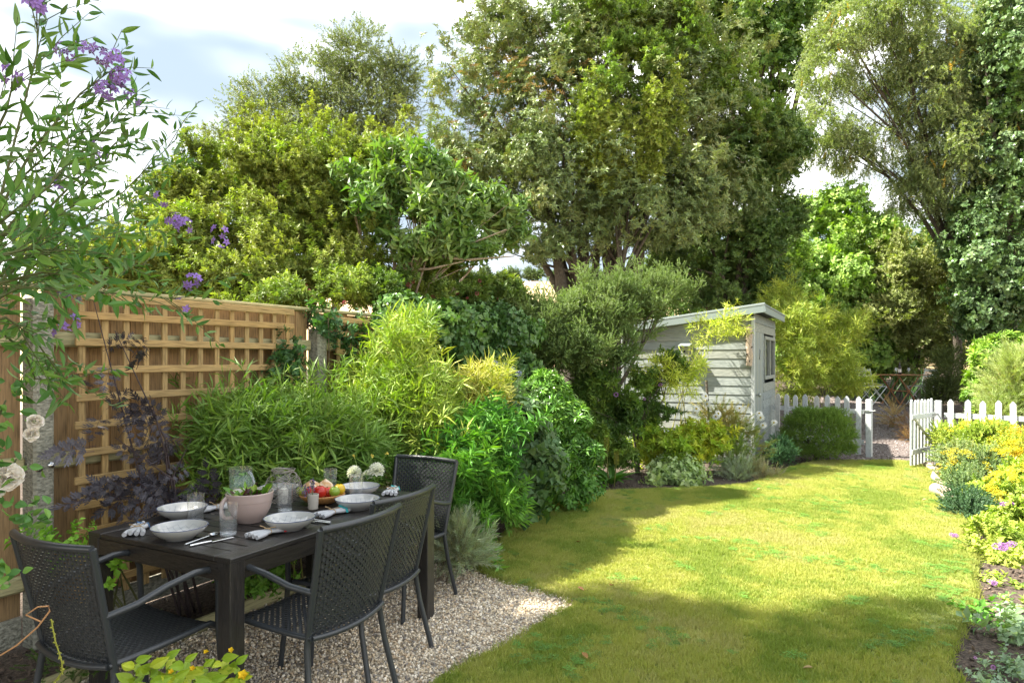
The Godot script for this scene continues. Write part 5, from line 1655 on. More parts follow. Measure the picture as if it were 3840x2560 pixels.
func weave(fn: Callable, nu: int, nv: int, cover: float) -> ArrayMesh:
	var mb := MB.new()
	var e := 0.0017
	for dirn in 2:
		var strands := nu if dirn == 0 else nv
		var cross := nv if dirn == 0 else nu
		for i in strands:
			var c := (i + 0.5) / strands
			var hw := 0.5 * cover / strands
			var pa := []
			for k in cross + 1:
				var t := float(k) / cross
				var quad := []
				for q in [-hw, hw]:
					var uu: float = (c + q) * 2.0 - 1.0 if dirn == 0 else t * 2.0 - 1.0
					var vv: float = t if dirn == 0 else c + q
					var p0: Vector3 = fn.call(uu, vv)
					var nn: Vector3 = (fn.call(uu + 0.02, vv) - fn.call(uu - 0.02, vv)).cross(fn.call(uu, vv + 0.01) - fn.call(uu, vv - 0.01)).normalized()
					var sg := 1.0 if (i + k + dirn) % 2 == 0 else -1.0
					quad.append(p0 + nn * e * sg)
				if pa.size():
					mb.tri(pa[0], pa[1], quad[1])
					mb.tri(pa[0], quad[1], quad[0])
				pa = quad
	return mb.mesh()


func make_chair() -> Node3D:
	var t := thing("woven_armchair", "", "chair", Vector3.ZERO, 0.0, "black woven armchairs round the table")
	part(t, "seat", weave(seat_at, 30, 30, 0.72), M.resin)
	part(t, "backrest", weave(back_at, 28, 30, 0.64), M.resin)
	var mb := MB.new()
	var top := []
	for k in 13:
		top.append(back_at(-1.0 + k / 6.0, 1.0))
	mb.tube(top, 0.0145, 9)
	built(t, "top_rail", mb, M.tube_paint)
	mb = MB.new()
	var rim := []
	for k in 9:
		rim.append(seat_at(-1.0 + k / 4.0, 0.0))
	mb.tube(rim, 0.012, 8)
	rim = []
	for k in 9:
		rim.append(seat_at(-1.0 + k / 4.0, 1.0))
	mb.tube(rim, 0.012, 8)
	for sx in [-1.0, 1.0]:
		rim = []
		for k in 11:
			rim.append(seat_at(sx, k / 10.0))
		mb.tube(rim, 0.0125, 8)
	built(t, "seat_frame", mb, M.tube_paint)
	for sx in [-1.0, 1.0]:
		mb = MB.new()
		var q := []
		for k in 9:
			q.append(back_at(sx, 1.0 - k / 8.0) + Vector3(sx * 0.004, 0, 0))
		q.append(Vector3(sx * 0.232, 0.37, 0.205))
		q.append(Vector3(sx * 0.242, 0.25, 0.222))
		q.append(Vector3(sx * 0.262, 0.0, 0.285))
		mb.tube(q, 0.0135, 9)
		built(t, "leg", mb, M.tube_paint)
		mb = MB.new()
		var arm := [back_at(sx, 0.42) + Vector3(sx * 0.005, 0, 0), Vector3(sx * 0.262, 0.622, 0.14), Vector3(sx * 0.268, 0.655, 0.02), Vector3(sx * 0.268, 0.672, -0.10), Vector3(sx * 0.267, 0.668, -0.165), Vector3(sx * 0.265, 0.642, -0.205), Vector3(sx * 0.262, 0.59, -0.222), Vector3(sx * 0.256, 0.42, -0.226), Vector3(sx * 0.262, 0.22, -0.238), Vector3(sx * 0.272, 0.0, -0.262)]
		mb.tube(arm, 0.0135, 9)
		built(t, "armrest", mb, M.tube_paint)
	return t


# ---------------------------------------------------------------- what stands on the table
const TOP := 0.7405


func make_tableware() -> void:
	var bowl := MB.new()
	bowl.lathe([Vector2(0.0, 0.004), Vector2(0.052, 0.004), Vector2(0.056, 0.0), Vector2(0.062, 0.0), Vector2(0.064, 0.006), Vector2(0.092, 0.02), Vector2(0.112, 0.04), Vector2(0.1195, 0.0555), Vector2(0.118, 0.057), Vector2(0.1155, 0.0555), Vector2(0.108, 0.041), Vector2(0.088, 0.0235), Vector2(0.06, 0.0125), Vector2(0.0, 0.0105)], 40)
	K["bowl"] = bowl.mesh()
	var rim := MB.new()
	var ring := []
	for k in 41:
		ring.append(Vector3(cos(TAU * k / 40.0) * 0.1187, 0.0562, sin(TAU * k / 40.0) * 0.1187))
	rim.tube(ring, 0.0017, 5, false)
	K["bowl_rim"] = rim.mesh()
	# fine checked lines fired into the glaze
	var check := MB.new()
	for dirn in 2:
		for i in range(-4, 5):
			var o := i * 0.024
			var pl := []
			for k in 19:
				var q := -0.108 + k * 0.012
				if q * q + o * o < 0.0117:
					pl.append(Vector3(q, bowl_inside(sqrt(q * q + o * o)) + 0.0004, o) if dirn == 0 else Vector3(o, bowl_inside(sqrt(q * q + o * o)) + 0.0004, q))
			for k in pl.size() - 1:
				var sd: Vector3 = (pl[k + 1] - pl[k]).cross(Vector3.UP).normalized() * 0.0009
				check.quad(pl[k] - sd, pl[k + 1] - sd, pl[k + 1] + sd, pl[k] + sd, Vector3.UP)
	K["bowl_check"] = check.mesh()
	for e in [[-2.74, 2.024, "cream checked bowl at the table's near end beside the blue-tagged napkin"], [-3.081, 2.292, "cream checked bowl on the fence side behind a clear tumbler"], [-2.424, 2.377, "cream checked bowl between the salad bowl and the red-tagged napkin"], [-2.426, 2.866, "cream checked bowl beside the wooden fruit dish and the teal-tagged napkin"], [-2.66, 3.16, "cream checked bowl before the white dahlias"], [-3.056, 2.917, "cream checked bowl behind the wire lantern"]]:
		var t := thing("serving_bowl", e[2], "bowl", P(e[0], e[1], TOP), rf(0, 6), "cream bowls with fine checked lines")
		var b := part(t, "body", K.bowl, M.glaze)
		part(b, "rim_band", K.bowl_rim, M.blue_rim)
		part(b, "check_lines", K.bowl_check, M.glaze_line)
	# tumblers
	var wall := MB.new()
	wall.lathe([Vector2(0.036, 0.0), Vector2(0.0375, 0.02), Vector2(0.0385, 0.08), Vector2(0.041, 0.145), Vector2(0.0395, 0.145), Vector2(0.037, 0.08), Vector2(0.0355, 0.018)], 28)
	K["tumbler"] = wall.mesh()
	var heel := MB.new()
	heel.lathe([Vector2(0.0, 0.001), Vector2(0.0355, 0.001), Vector2(0.0365, 0.006), Vector2(0.0345, 0.014), Vector2(0.0, 0.0165)], 24)
	K["tumbler_base"] = heel.mesh()
	for e in [[-2.591, 2.164, "clear tumbler beside the spoon and knife"], [-2.92, 2.245, "clear tumbler before the fence-side bowl"], [-2.722, 2.635, "clear tumbler before the wire lantern"], [-2.86, 3.13, "clear tumbler behind the bread"], [-2.575, 3.03, "clear tumbler between the fruit dish and the far bowl"]]:
		var t := thing("tumbler", e[2], "glass", P(e[0], e[1], TOP), rf(0, 6), "clear glass tumblers on the table")
		part(t, "wall", K.tumbler, M.glass)
		part(t, "base", K.tumbler_base, M.glass_base)
	# mixing bowl with salad
	var t := thing("mixing_bowl", "dusky pink stoneware mixing bowl with a handle, holding salad", "bowl", P(-2.717, 2.397, TOP), YAW)
	var mb := MB.new()
	mb.lathe([Vector2(0.0, 0.006), Vector2(0.05, 0.006), Vector2(0.052, 0.0), Vector2(0.060, 0.0), Vector2(0.058, 0.008), Vector2(0.082, 0.03), Vector2(0.099, 0.065), Vector2(0.106, 0.1), Vector2(0.1065, 0.104), Vector2(0.1095, 0.107), Vector2(0.112, 0.138), Vector2(0.1155, 0.144), Vector2(0.113, 0.149), Vector2(0.107, 0.148)], 44)
	var body := built(t, "body", mb, M.pink_glaze)
	mb = MB.new()
	mb.lathe([Vector2(0.1072, 0.1478), Vector2(0.104, 0.135), Vector2(0.097, 0.075), Vector2(0.078, 0.035), Vector2(0.0, 0.014)], 40)
	built(t, "lining", mb, M.pink_glaze_inside)
	mb = MB.new()
	var hp := []
	for k in 11:
		var a := lerpf(-1.45, 1.35, k / 10.0)
		hp.append(Vector3(-0.045 + rf(0, 0), 0.078 - 0.052 * sin(a), 0.088 + 0.045 * cos(a)))
	hp[0] = Vector3(-0.045, 0.128, 0.092)
	hp[10] = Vector3(-0.040, 0.026, 0.066)
	mb.tube(hp, 0.0105, 10)
	built(t, "handle", mb, M.pink_glaze)
	var sal := thing("salad", "mixed green and red salad leaves heaped in the mixing bowl", "salad", P(-2.717, 2.397, TOP + 0.105))
	for i in 46:
		mb = MB.new()
		var c: Color = [Color(0.16, 0.30, 0.03), Color(0.30, 0.42, 0.07), Color(0.10, 0.22, 0.03), Color(0.07, 0.022, 0.026)][rng.randi() % 4]
		mb.col = c * rf(0.8, 1.2)
		var r := 0.085 * sqrt(rng.randf())
		var a := rf(0, TAU)
		mb.leaf(Vector3(r * cos(a), rf(0.0, 0.03), r * sin(a)), Vector3(rf(-1, 1), rf(0.1, 1.0), rf(-1, 1)), Vector3.UP + rv() * 0.4, rf(0.04, 0.075), rf(0.025, 0.045), rf(-0.3, 0.3), rf(-0.3, 0.5), 4, 0.55)
		built(sal, "leaf", mb, M.leaf)
	# jug of water with lime
	t = thing("water_jug", "clear glass jug of water with mint, behind the salad bowl", "jug", P(-3.05, 2.63, TOP), YAW)
	mb = MB.new()
	mb.lathe([Vector2(0.056, 0.0), Vector2(0.058, 0.01), Vector2(0.063, 0.21), Vector2(0.0605, 0.21), Vector2(0.0555, 0.012)], 32)
	built(t, "wall", mb, M.glass)
	mb = MB.new()
	mb.lathe([Vector2(0.0, 0.001), Vector2(0.0555, 0.001), Vector2(0.0552, 0.011), Vector2(0.0, 0.012)], 26)
	built(t, "base", mb, M.glass_base)
	mb = MB.new()
	mb.lathe([Vector2(0.0, 0.0125), Vector2(0.0548, 0.0125), Vector2(0.0585, 0.165), Vector2(0.0, 0.165)], 28)
	built(t, "water", mb, M.lime_water)
	mb = MB.new()
	hp = []
	for k in 12:
		var a := lerpf(-1.5, 1.5, k / 11.0)
		hp.append(Vector3(0.058 + 0.046 * cos(a), 0.115 - 0.075 * sin(a), 0.0))
	mb.tube(hp, 0.0075, 8)
	built(t, "handle", mb, M.glass_base)
	for k in 9:
		mb = MB.new()
		mb.col = Color(0.14, 0.30, 0.05) * rf(0.7, 1.4)
		mb.leaf(Vector3(rf(-0.03, 0.03), 0.168, rf(-0.03, 0.03)), Vector3(rf(-1, 1), 0.1, rf(-1, 1)), Vector3.UP, 0.04, 0.024, 0.2, 0.1, 3)
		built(t, "mint_leaf", mb, M.leaf)
	# wire lantern
	t = thing("wire_lantern", "round lantern of tangled brown wire with a candle glass inside", "lantern", P(-2.862, 2.758, TOP))
	for k in 64:
		mb = MB.new()
		var pts := []
		var a0 := rf(0, TAU)
		var tw := rf(-2.2, 2.2)
		var e0 := rf(-1.25, 0.6)
		var e1 := e0 + rf(0.5, 1.1)
		for j in 9:
			var f := j / 8.0
			var el := minf(lerpf(e0, e1, f), 0.95)
			var az := a0 + tw * f + 0.25 * sin(f * 7.0 + k)
			pts.append(Vector3(cos(el) * cos(az) * 0.096, 0.1 + sin(el) * 0.1, cos(el) * sin(az) * 0.096))
		mb.tube(pts, 0.0012, 4, false)
		built(t, "wire", mb, M.wire)
	for k in 4:
		mb = MB.new()
		ring = []
		for j in 25:
			var a := TAU * j / 24.0
			ring.append(Vector3(cos(a) * (0.058 + 0.002 * k), 0.183 + 0.004 * k + 0.003 * sin(a * 3 + k), sin(a) * (0.058 + 0.002 * k)))
		mb.tube(ring, 0.0017, 4, false)
		built(t, "rim_wire", mb, M.wire)
	mb = MB.new()
	mb.lathe([Vector2(0.0, 0.004), Vector2(0.036, 0.004), Vector2(0.038, 0.02), Vector2(0.038, 0.16), Vector2(0.036, 0.16), Vector2(0.036, 0.02)], 24)
	built(t, "candle_glass", mb, M.glass)
	mb = MB.new()
	mb.lathe([Vector2(0.0, 0.009), Vector2(0.026, 0.009), Vector2(0.026, 0.085), Vector2(0.022, 0.088), Vector2(0.0, 0.086)], 18)
	built(t, "candle", mb, M.wax)
	# fruit dish
	t = thing("fruit_dish", "shallow turned wooden dish", "dish", P(-2.701, 2.892, TOP))
	mb = MB.new()
	mb.lathe([Vector2(0.0, 0.0), Vector2(0.06, 0.0), Vector2(0.095, 0.016), Vector2(0.118, 0.038), Vector2(0.125, 0.05), Vector2(0.121, 0.053), Vector2(0.105, 0.042), Vector2(0.07, 0.024), Vector2(0.0, 0.018)], 40, Vector3.ZERO, Basis.IDENTITY, 0.015)
	built(t, "body", mb, M.olive_wood0)
	var fy := TOP + 0.03
	var fruit := [
		[-2.655, 2.825, 0.036, Color(0.42, 0.022, 0.012), "tomato", "large red tomato at the front of the wooden dish, beside the lavender"],
		[-2.700, 2.805, 0.033, Color(0.43, 0.03, 0.015), "tomato", "red tomato in the wooden dish, behind the lavender pot"],
		[-2.675, 2.905, 0.032, Color(0.40, 0.03, 0.015), "tomato", "red tomato in the middle of the wooden dish"],
		[-2.755, 2.862, 0.031, Color(0.44, 0.05, 0.02), "tomato", "orange red tomato against the bread"],
		[-2.605, 2.885, 0.030, Color(0.20, 0.30, 0.03), "tomato", "green tomato on the rim of the wooden dish"],
		[-2.615, 2.935, 0.033, Color(0.55, 0.35, 0.012), "tomato", "yellow tomato behind the green one"],
		[-2.785, 2.815, 0.028, Color(0.24, 0.30, 0.04), "tomato", "small green tomato behind the lavender heads"]]
	for e in fruit:
		var r: float = e[2]
		var o := thing("tomato", e[5], "tomato", P(e[0], e[1], fy + (0.016 if Vector2(e[0] + 2.701, e[1] - 2.892).length() > 0.07 else 0.0)), rf(0, 6), "tomatoes in the wooden dish")
		mb = MB.new()
		mb.col = e[3]
		mb.lathe([Vector2(0.0, 0.0), Vector2(r * 0.55, r * 0.06), Vector2(r * 0.9, r * 0.45), Vector2(r, r * 0.95), Vector2(r * 0.86, r * 1.45), Vector2(r * 0.5, r * 1.74), Vector2(r * 0.2, r * 1.72), Vector2(0.0, r * 1.62)], 22, Vector3.ZERO, Basis.IDENTITY, 0.018)
		built(o, "flesh", mb, M.skin_fruit)
		mb = MB.new()
		for k in 5:
			mb.col = Color(0.05, 0.12, 0.02)
			mb.leaf(Vector3(0, r * 1.66, 0), Vector3(cos(k * 1.257), 0.25, sin(k * 1.257)), Vector3.UP, r * 0.5, r * 0.13, 0.1, 0.2, 2)
		mb.tube([Vector3(0, r * 1.6, 0), Vector3(r * 0.06, r * 1.95, 0)], r * 0.06, 5)
		built(o, "calyx", mb, M.leaf)
	for e in [[-2.79, 2.905, 0.35, "floury round bread roll behind the tomatoes"], [-2.745, 2.965, -0.5, "floury bread roll propped in front of the tumbler"]]:
		var o := thing("bread_roll", e[3], "bread", P(e[0], e[1], fy + 0.016), YAW + e[2], "bread rolls in the wooden dish")
		mb = MB.new()
		var pr := []
		for k in 9:
			var f := k / 8.0
			pr.append(Vector2(0.052 * sin(PI * pow(f, 0.8)), 0.075 * f))
		mb.lathe(pr, 20, Vector3.ZERO, Basis.from_scale(Vector3(1.15, 1.0, 0.8)), 0.03)
		var br := noise(30.0, 5, 3)
		for k in mb.v.size():
			var f := smoothstep(-0.25, 0.35, br.get_noise_3dv(mb.v[k]))
			mb.c[k] = Color(0.46, 0.26, 0.11).lerp(Color(0.72, 0.62, 0.48), f)
		built(o, "crust", mb, M.crust)
	# lavender pot
	t = thing("lavender_pot", "small woven-textured beige pot", "pot", P(-2.626, 2.741, TOP))
	mb = MB.new()
	var prof := [Vector2(0.0, 0.0)]
	for k in 15:
		var y := 0.083 * k / 14.0
		prof.append(Vector2(lerpf(0.0245, 0.0300, k / 14.0) + (0.0011 if k % 2 else 0.0), y))
	prof.append(Vector2(0.0275, 0.083))
	prof.append(Vector2(0.024, 0.01))
	prof.append(Vector2(0.0, 0.01))
	mb.lathe(prof, 26)
	built(t, "body", mb, M.woven_pot)
	var lv := thing("lavender_sprigs", "purple lavender sprigs standing in the woven pot", "flowers", P(-2.626, 2.741, TOP + 0.012))
	for k in 8:
		var tip := Vector3(rf(-0.06, 0.05), rf(0.105, 0.15), rf(-0.05, 0.05))
		mb = MB.new()
		mb.col = Color(0.14, 0.17, 0.09)
		mb.tube([Vector3(rf(-0.012, 0.012), 0, rf(-0.012, 0.012)), tip], 0.0013, 4)
		for j in 26:
			mb.col = Color(0.13, 0.085, 0.24) * rf(0.7, 1.5)
			mb.leaf(tip + Vector3(0, -0.002 * j, 0) + rv() * 0.004, rv() + Vector3.UP * 0.6, rv(), 0.009, 0.006, 0.1, 0.1, 1, 0.5)
		built(lv, "sprig", mb, M.petal)
	# dahlias in a glass
	t = thing("flower_vase", "small clear glass vase at the table's far end", "vase", P(-2.79, 3.315, TOP))
	mb = MB.new()
	mb.lathe([Vector2(0.0, 0.002), Vector2(0.03, 0.002), Vector2(0.034, 0.02), Vector2(0.034, 0.085), Vector2(0.032, 0.085), Vector2(0.031, 0.01), Vector2(0.0, 0.008)], 22)
	built(t, "wall", mb, M.glass)
	for e in [[1328, 1772, 4.22, 0.045, "white dahlia with a yellowish bud, leaning over its vase"], [1412, 1764, 4.20, 0.050, "fullest white dahlia beside the far chair"], [1378, 1782, 4.28, 0.034, "small creamy dahlia half hidden between the two large ones"]]:
		var h := at(e[0], e[1], e[2])
		var b := P(-2.79, 3.315, TOP + 0.012)
		var d := thing("dahlia", e[4], "flower", b, 0.0, "white dahlias in the vase")
		stalks(d, "stem", [[b, h]], 0.003, Color(0.12, 0.2, 0.04))
		mb = MB.new()
		for k in 90:
			var y := 1.0 - 1.75 * (k + 0.5) / 90.0
			var r := sqrt(maxf(0.0, 1.0 - y * y))
			var o := Vector3(r * cos(k * 2.399), y, r * sin(k * 2.399))
			mb.col = Color(0.80, 0.80, 0.72) * rf(0.88, 1.05)
			mb.leaf(h - b + o * e[3] * 0.35, o, Vector3.UP + rv() * 0.3, e[3] * 0.72, e[3] * 0.42, 0.35, -0.2, 3, 0.65)
		built(d, "head", mb, M.petal)
		mb = MB.new()
		for k in 4:
			mb.col = Color(0.06, 0.14, 0.03)
			mb.leaf((h - b) * 0.6, Vector3(cos(k * 1.6), 0.3, sin(k * 1.6)), Vector3.UP, 0.07, 0.03, 0.2, 0.3, 3)
		built(d, "leaf", mb, M.leaf)
	t = thing("buttercup", "thin wild flower stem with small yellow buds rising from the vase", "flower", P(-2.79, 3.315, TOP + 0.012))
	for e in [[1327, 1711], [1394, 1710], [1450, 1703]]:
		var h := at(e[0], e[1], 4.25) - t.position
		mb = MB.new()
		mb.col = Color(0.15, 0.24, 0.05)
		mb.tube([Vector3.ZERO, h * 0.5 + Vector3(0.01, 0.01, 0), h], 0.0018, 5)
		built(t, "stem", mb, M.twig)
		mb = MB.new()
		for k in 12:
			mb.col = Color(0.62, 0.52, 0.12) * rf(0.8, 1.2)
			mb.leaf(h, rv() + Vector3.UP * 0.6, rv(), 0.016, 0.009, 0.2, 0.0, 2)
		built(t, "bud", mb, M.petal)
	# napkin bundles
	var tags := [Color(0.04, 0.11, 0.24), Color(0.5, 0.5, 0.45), Color(0.65, 0.05, 0.06), Color(0.02, 0.36, 0.38), Color(0.02, 0.33, 0.33)]
	var nl := ["white napkin bundle with a blue tag beside the near bowl", "white napkin bundle tied with a twine bow beside the jug", "white napkin bundle with a red tag by the pink mixing bowl", "white napkin bundle with a teal tag by the lavender pot", "white napkin bundle with a teal tag at the table's far corner"]
	var np := [[-3.02, 2.01, 0.75], [-3.08, 2.50, 1.9], [-2.435, 2.262, 1.62], [-2.45, 2.705, 1.66], [-2.53, 3.30, 1.05]]
	for i in 5:
		var o := thing("napkin_bundle", nl[i], "napkin", P(np[i][0], np[i][1], TOP), YAW + PI * 0.5 - np[i][2] + PI * 0.5, "napkin bundles tied with twine")
		for k in 4:
			mb = MB.new()
			var pts := []
			var z := -0.021 + 0.014 * k
			for j in 9:
				var f := j / 8.0
				var pin := 1.0 - 0.55 * exp(-pow((f - 0.45) / 0.14, 2.0))
				pts.append(Vector3(-0.1 + 0.2 * f, 0.012 + 0.003 * sin(k * 2.0 + f * 4.0) + (0.004 if k == 1 or k == 2 else 0.0), z * pin * (1.75 - 0.5 * f)))
			mb.tube(pts, [0.0105, 0.0105, 0.0100, 0.0088, 0.0085, 0.0096, 0.0104, 0.0106, 0.0085], 9)
			built(o, "fold", mb, M.linen)
		mb = MB.new()
		ring = []
		for j in 17:
			var a := TAU * j / 16.0
			ring.append(Vector3(-0.01 + 0.002 * sin(a * 2.0), 0.0155 + 0.0135 * sin(a), 0.0255 * cos(a)))
		mb.tube(ring, 0.0024, 6, false)
		ring = []
		for j in ring.size() + 8:
			pass
		mb.tube([Vector3(-0.012, 0.027, 0.0), Vector3(-0.004, 0.034, 0.018), Vector3(0.012, 0.036, 0.032)], 0.0022, 5)
		mb.tube([Vector3(-0.012, 0.027, 0.0), Vector3(-0.02, 0.036, -0.014), Vector3(-0.03, 0.042, -0.03)], 0.0022, 5)
		built(o, "twine", mb, M.twine)
		mb = MB.new()
		mb.col = tags[i]
		mb.box(Vector3(0.055, 0.0275, 0.012), Vector3(0.016, 0.003, 0.05), Basis(Vector3.RIGHT, 0.35) * Basis(Vector3.UP, 0.3), 0.001)
		mb.box(Vector3(0.057, 0.016, 0.039), Vector3(0.015, 0.026, 0.003), Basis(Vector3.RIGHT, -0.35), 0.001)
		built(o, "tag", mb, M.plain)
		mb = MB.new()
		mb.tube([Vector3(0.09, 0.014, 0.004), Vector3(0.118, 0.013, 0.005)], [0.004, 0.0055], 8)
		mb.tube([Vector3(0.09, 0.012, -0.008), Vector3(0.112, 0.011, -0.010)], [0.0035, 0.005], 8)
		built(o, "cutlery_end", mb, M.steel)
	# loose cutlery
	spoon("steel spoon lying beside the tumbler at the near end", -2.612, 1.955, -2.645, 2.15)
	knife("steel table knife lying parallel to the spoon", -2.573, 1.95, -2.535, 2.135)
	knife("steel knife beside the bowl by the red-tagged napkin", -2.31, 2.53, -2.50, 2.52)
	spoon("steel spoon beside the knife near the middle bowl", -2.33, 2.553, -2.50, 2.548)


func bowl_inside(r: float) -> float:
	var k := [[0.0, 0.0105], [0.06, 0.0125], [0.088, 0.0235], [0.108, 0.041], [0.1155, 0.0555]]
	for i in 4:
		if r <= k[i + 1][0]:
			return lerpf(k[i][1], k[i + 1][1], (r - k[i][0]) / (k[i + 1][0] - k[i][0]))
	return 0.0555


func cutlery_at(called: String, label: String, p0: float, s0: float, p1: float, s1: float) -> Node3D:
	var a := P(p0, s0, TOP)
	var b := P(p1, s1, TOP)
	var o := thing(called, label, "cutlery", a, atan2(-(b - a).z, (b - a).x))
	return o


func spoon(label: String, p0: float, s0: float, p1: float, s1: float) -> void:
	var o := cutlery_at("spoon", label, p0, s0, p1, s1)
	var mb := MB.new()
	mb.tube([Vector3(0, 0.004, 0), Vector3(0.06, 0.005, 0), Vector3(0.125, 0.006, 0), Vector3(0.145, 0.006, 0)], [0.0052, 0.0045, 0.0028, 0.003], 8)
	built(o, "handle", mb, M.steel)
	mb = MB.new()
	mb.lathe([Vector2(0.0, 0.0), Vector2(0.012, 0.002), Vector2(0.019, 0.008), Vector2(0.0205, 0.0115), Vector2(0.0185, 0.0095), Vector2(0.011, 0.0035), Vector2(0.0, 0.0018)], 22, Vector3(0.172, 0.0005, 0), Basis.from_scale(Vector3(1.5, 0.8, 1.0)))
	built(o, "bowl", mb, M.steel)


func knife(label: String, p0: float, s0: float, p1: float, s1: float) -> void:
	var o := cutlery_at("table_knife", label, p0, s0, p1, s1)
	var mb := MB.new()
	mb.tube([Vector3(0, 0.005, 0), Vector3(0.05, 0.0055, 0), Vector3(0.095, 0.005, 0)], [0.0058, 0.0054, 0.0044], 8)
	built(o, "handle", mb, M.steel)
	mb = MB.new()
	mb.box(Vector3(0.145, 0.0035, 0.001), Vector3(0.1, 0.0025, 0.017), Basis.IDENTITY, 0.0011)
	built(o, "blade", mb, M.steel)


# ---------------------------------------------------------------- folding table and chairs behind the gate
func make_bistro() -> void:
	var d := 16.5
	var c := foot(3375, d)
	c.y += 0.02
	var t := thing("folding_table", "small square brown wooden folding table beyond the gate", "table", c, 0.25)
	for i in 8:
		part(t, "slat", boxed(Vector3(0.086, 0.95, 0.02), 0.003), M["teak%d" % (i % 2)], Transform3D(Basis(Vector3(0, 0, 1), Vector3(1, 0, 0), Vector3(0, 1, 0)), Vector3(0, 0.72, -0.34 + 0.097 * i)))
	for e in [[-0.33, 0.33, -0.3], [0.33, -0.33, -0.26], [-0.33, 0.33, 0.26], [0.33, -0.33, 0.3]]:
		var mb := MB.new()
		mb.tube([Vector3(e[0] * 0.75, 0.0, e[2]), Vector3(e[1], 0.71, e[2])], 0.022, 4)
		built(t, "leg", mb, M.teak0)
	var mb2 := MB.new()
	mb2.box(Vector3(0, 0.33, 0), Vector3(0.04, 0.03, 0.6), Basis.IDENTITY, 0.004)
	built(t, "stretcher", mb2, M.teak1)
	# bottle and glasses on it
	var b := thing("bottle", "dark bottle standing on the folding table", "bottle", c + Vector3(0.0, 0.731, 0.0))
	var bm := MB.new()
	bm.col = Color(0.03, 0.018, 0.016)
	bm.lathe([Vector2(0.0, 0.0), Vector2(0.037, 0.0), Vector2(0.038, 0.17), Vector2(0.03, 0.2), Vector2(0.014, 0.235), Vector2(0.014, 0.3), Vector2(0.0, 0.301)], 18)
	built(b, "body", bm, M.skin_fruit)
	bm = MB.new()
	bm.col = Color(0.7, 0.66, 0.6)
	bm.lathe([Vector2(0.0386, 0.05), Vector2(0.0388, 0.13)], 18)
	built(b, "paper_label", bm, M.plain)
	for k in 2:
		var g := thing("wine_glass", ["stemmed glass beside the bottle, nearer the folded chair back", "stemmed glass before the bottle on the folding table"][k], "glass", c + Vector3([-0.14, 0.13][k], 0.731, [0.1, 0.16][k]))
		var gm := MB.new()
		gm.lathe([Vector2(0.0, 0.001), Vector2(0.032, 0.001), Vector2(0.005, 0.006), Vector2(0.004, 0.07), Vector2(0.02, 0.085), Vector2(0.034, 0.11), Vector2(0.03, 0.16), Vector2(0.028, 0.16), Vector2(0.03, 0.11), Vector2(0.0, 0.075)], 18)
		built(g, "body", gm, M.glass_base)
	var spots := [[3275, 16.3, -1.25, "sage grey slatted folding chair beside the golden bamboo"], [3455, 16.4, 1.75, "sage grey slatted folding chair before the olive conifer"], [3268, 17.2, -1.5, "sage folding chair behind the table, mostly hidden by another chair"]]
	for i in 3:
		var w := foot(spots[i][0], spots[i][1])
		w.y += 0.02
		folding_chair(w, spots[i][2], spots[i][3])


func folding_chair(w: Vector3, turn: float, label: String) -> void:
	var t := thing("folding_chair", label, "chair", w, turn, "sage folding chairs beyond the gate")
	# front faces -z
	for i in 6:
		var mb := MB.new()
		mb.box(Vector3(0, 0.45 + 0.002 * i, -0.19 + 0.066 * i), Vector3(0.39, 0.014, 0.045), Basis.IDENTITY, 0.003)
		built(t, "seat_slat", mb, M.sage_metal)
	for y in [0.70, 0.83]:
		var mb := MB.new()
		mb.box(Vector3(0, y, 0.205 + 0.2 * (y - 0.45)), Vector3(0.40, 0.07, 0.014), Basis(Vector3.RIGHT, 0.2), 0.003)
		built(t, "back_slat", mb, M.sage_metal)
	for sx in [-1.0, 1.0]:
		var mb := MB.new()
		mb.tube([Vector3(sx * 0.185, 0.88, 0.29), Vector3(sx * 0.19, 0.45, 0.185), Vector3(sx * 0.2, 0.0, -0.24)], 0.011, 6)
		built(t, "front_leg", mb, M.sage_metal)
		mb = MB.new()
		mb.tube([Vector3(sx * 0.21, 0.44, -0.2), Vector3(sx * 0.21, 0.0, 0.26)], 0.011, 6)
		built(t, "rear_leg", mb, M.sage_metal)


# ---------------------------------------------------------------- plants close to the camera
func twig_leaves(base: Vector3, pts: Array, step: float, out: Array) -> void:
	# collects leaf places along a twig: [position, direction]
	for i in pts.size() - 1:
		var a: Vector3 = pts[i]
		var b: Vector3 = pts[i + 1]
		var n := maxi(1, int((b - a).length() / step))
		for k in n:
			var pos := a.lerp(b, (k + rng.randf()) / n)
			var along := (b - a).normalized()
			var side := (along.cross(rv())).normalized()
			out.append([pos, along * 0.7 + side + Vector3.UP * 0.15])


func make_near_plants() -> void:
	climbing_nightshade()
	dark_elder()
	roses()
	front_hypericum()


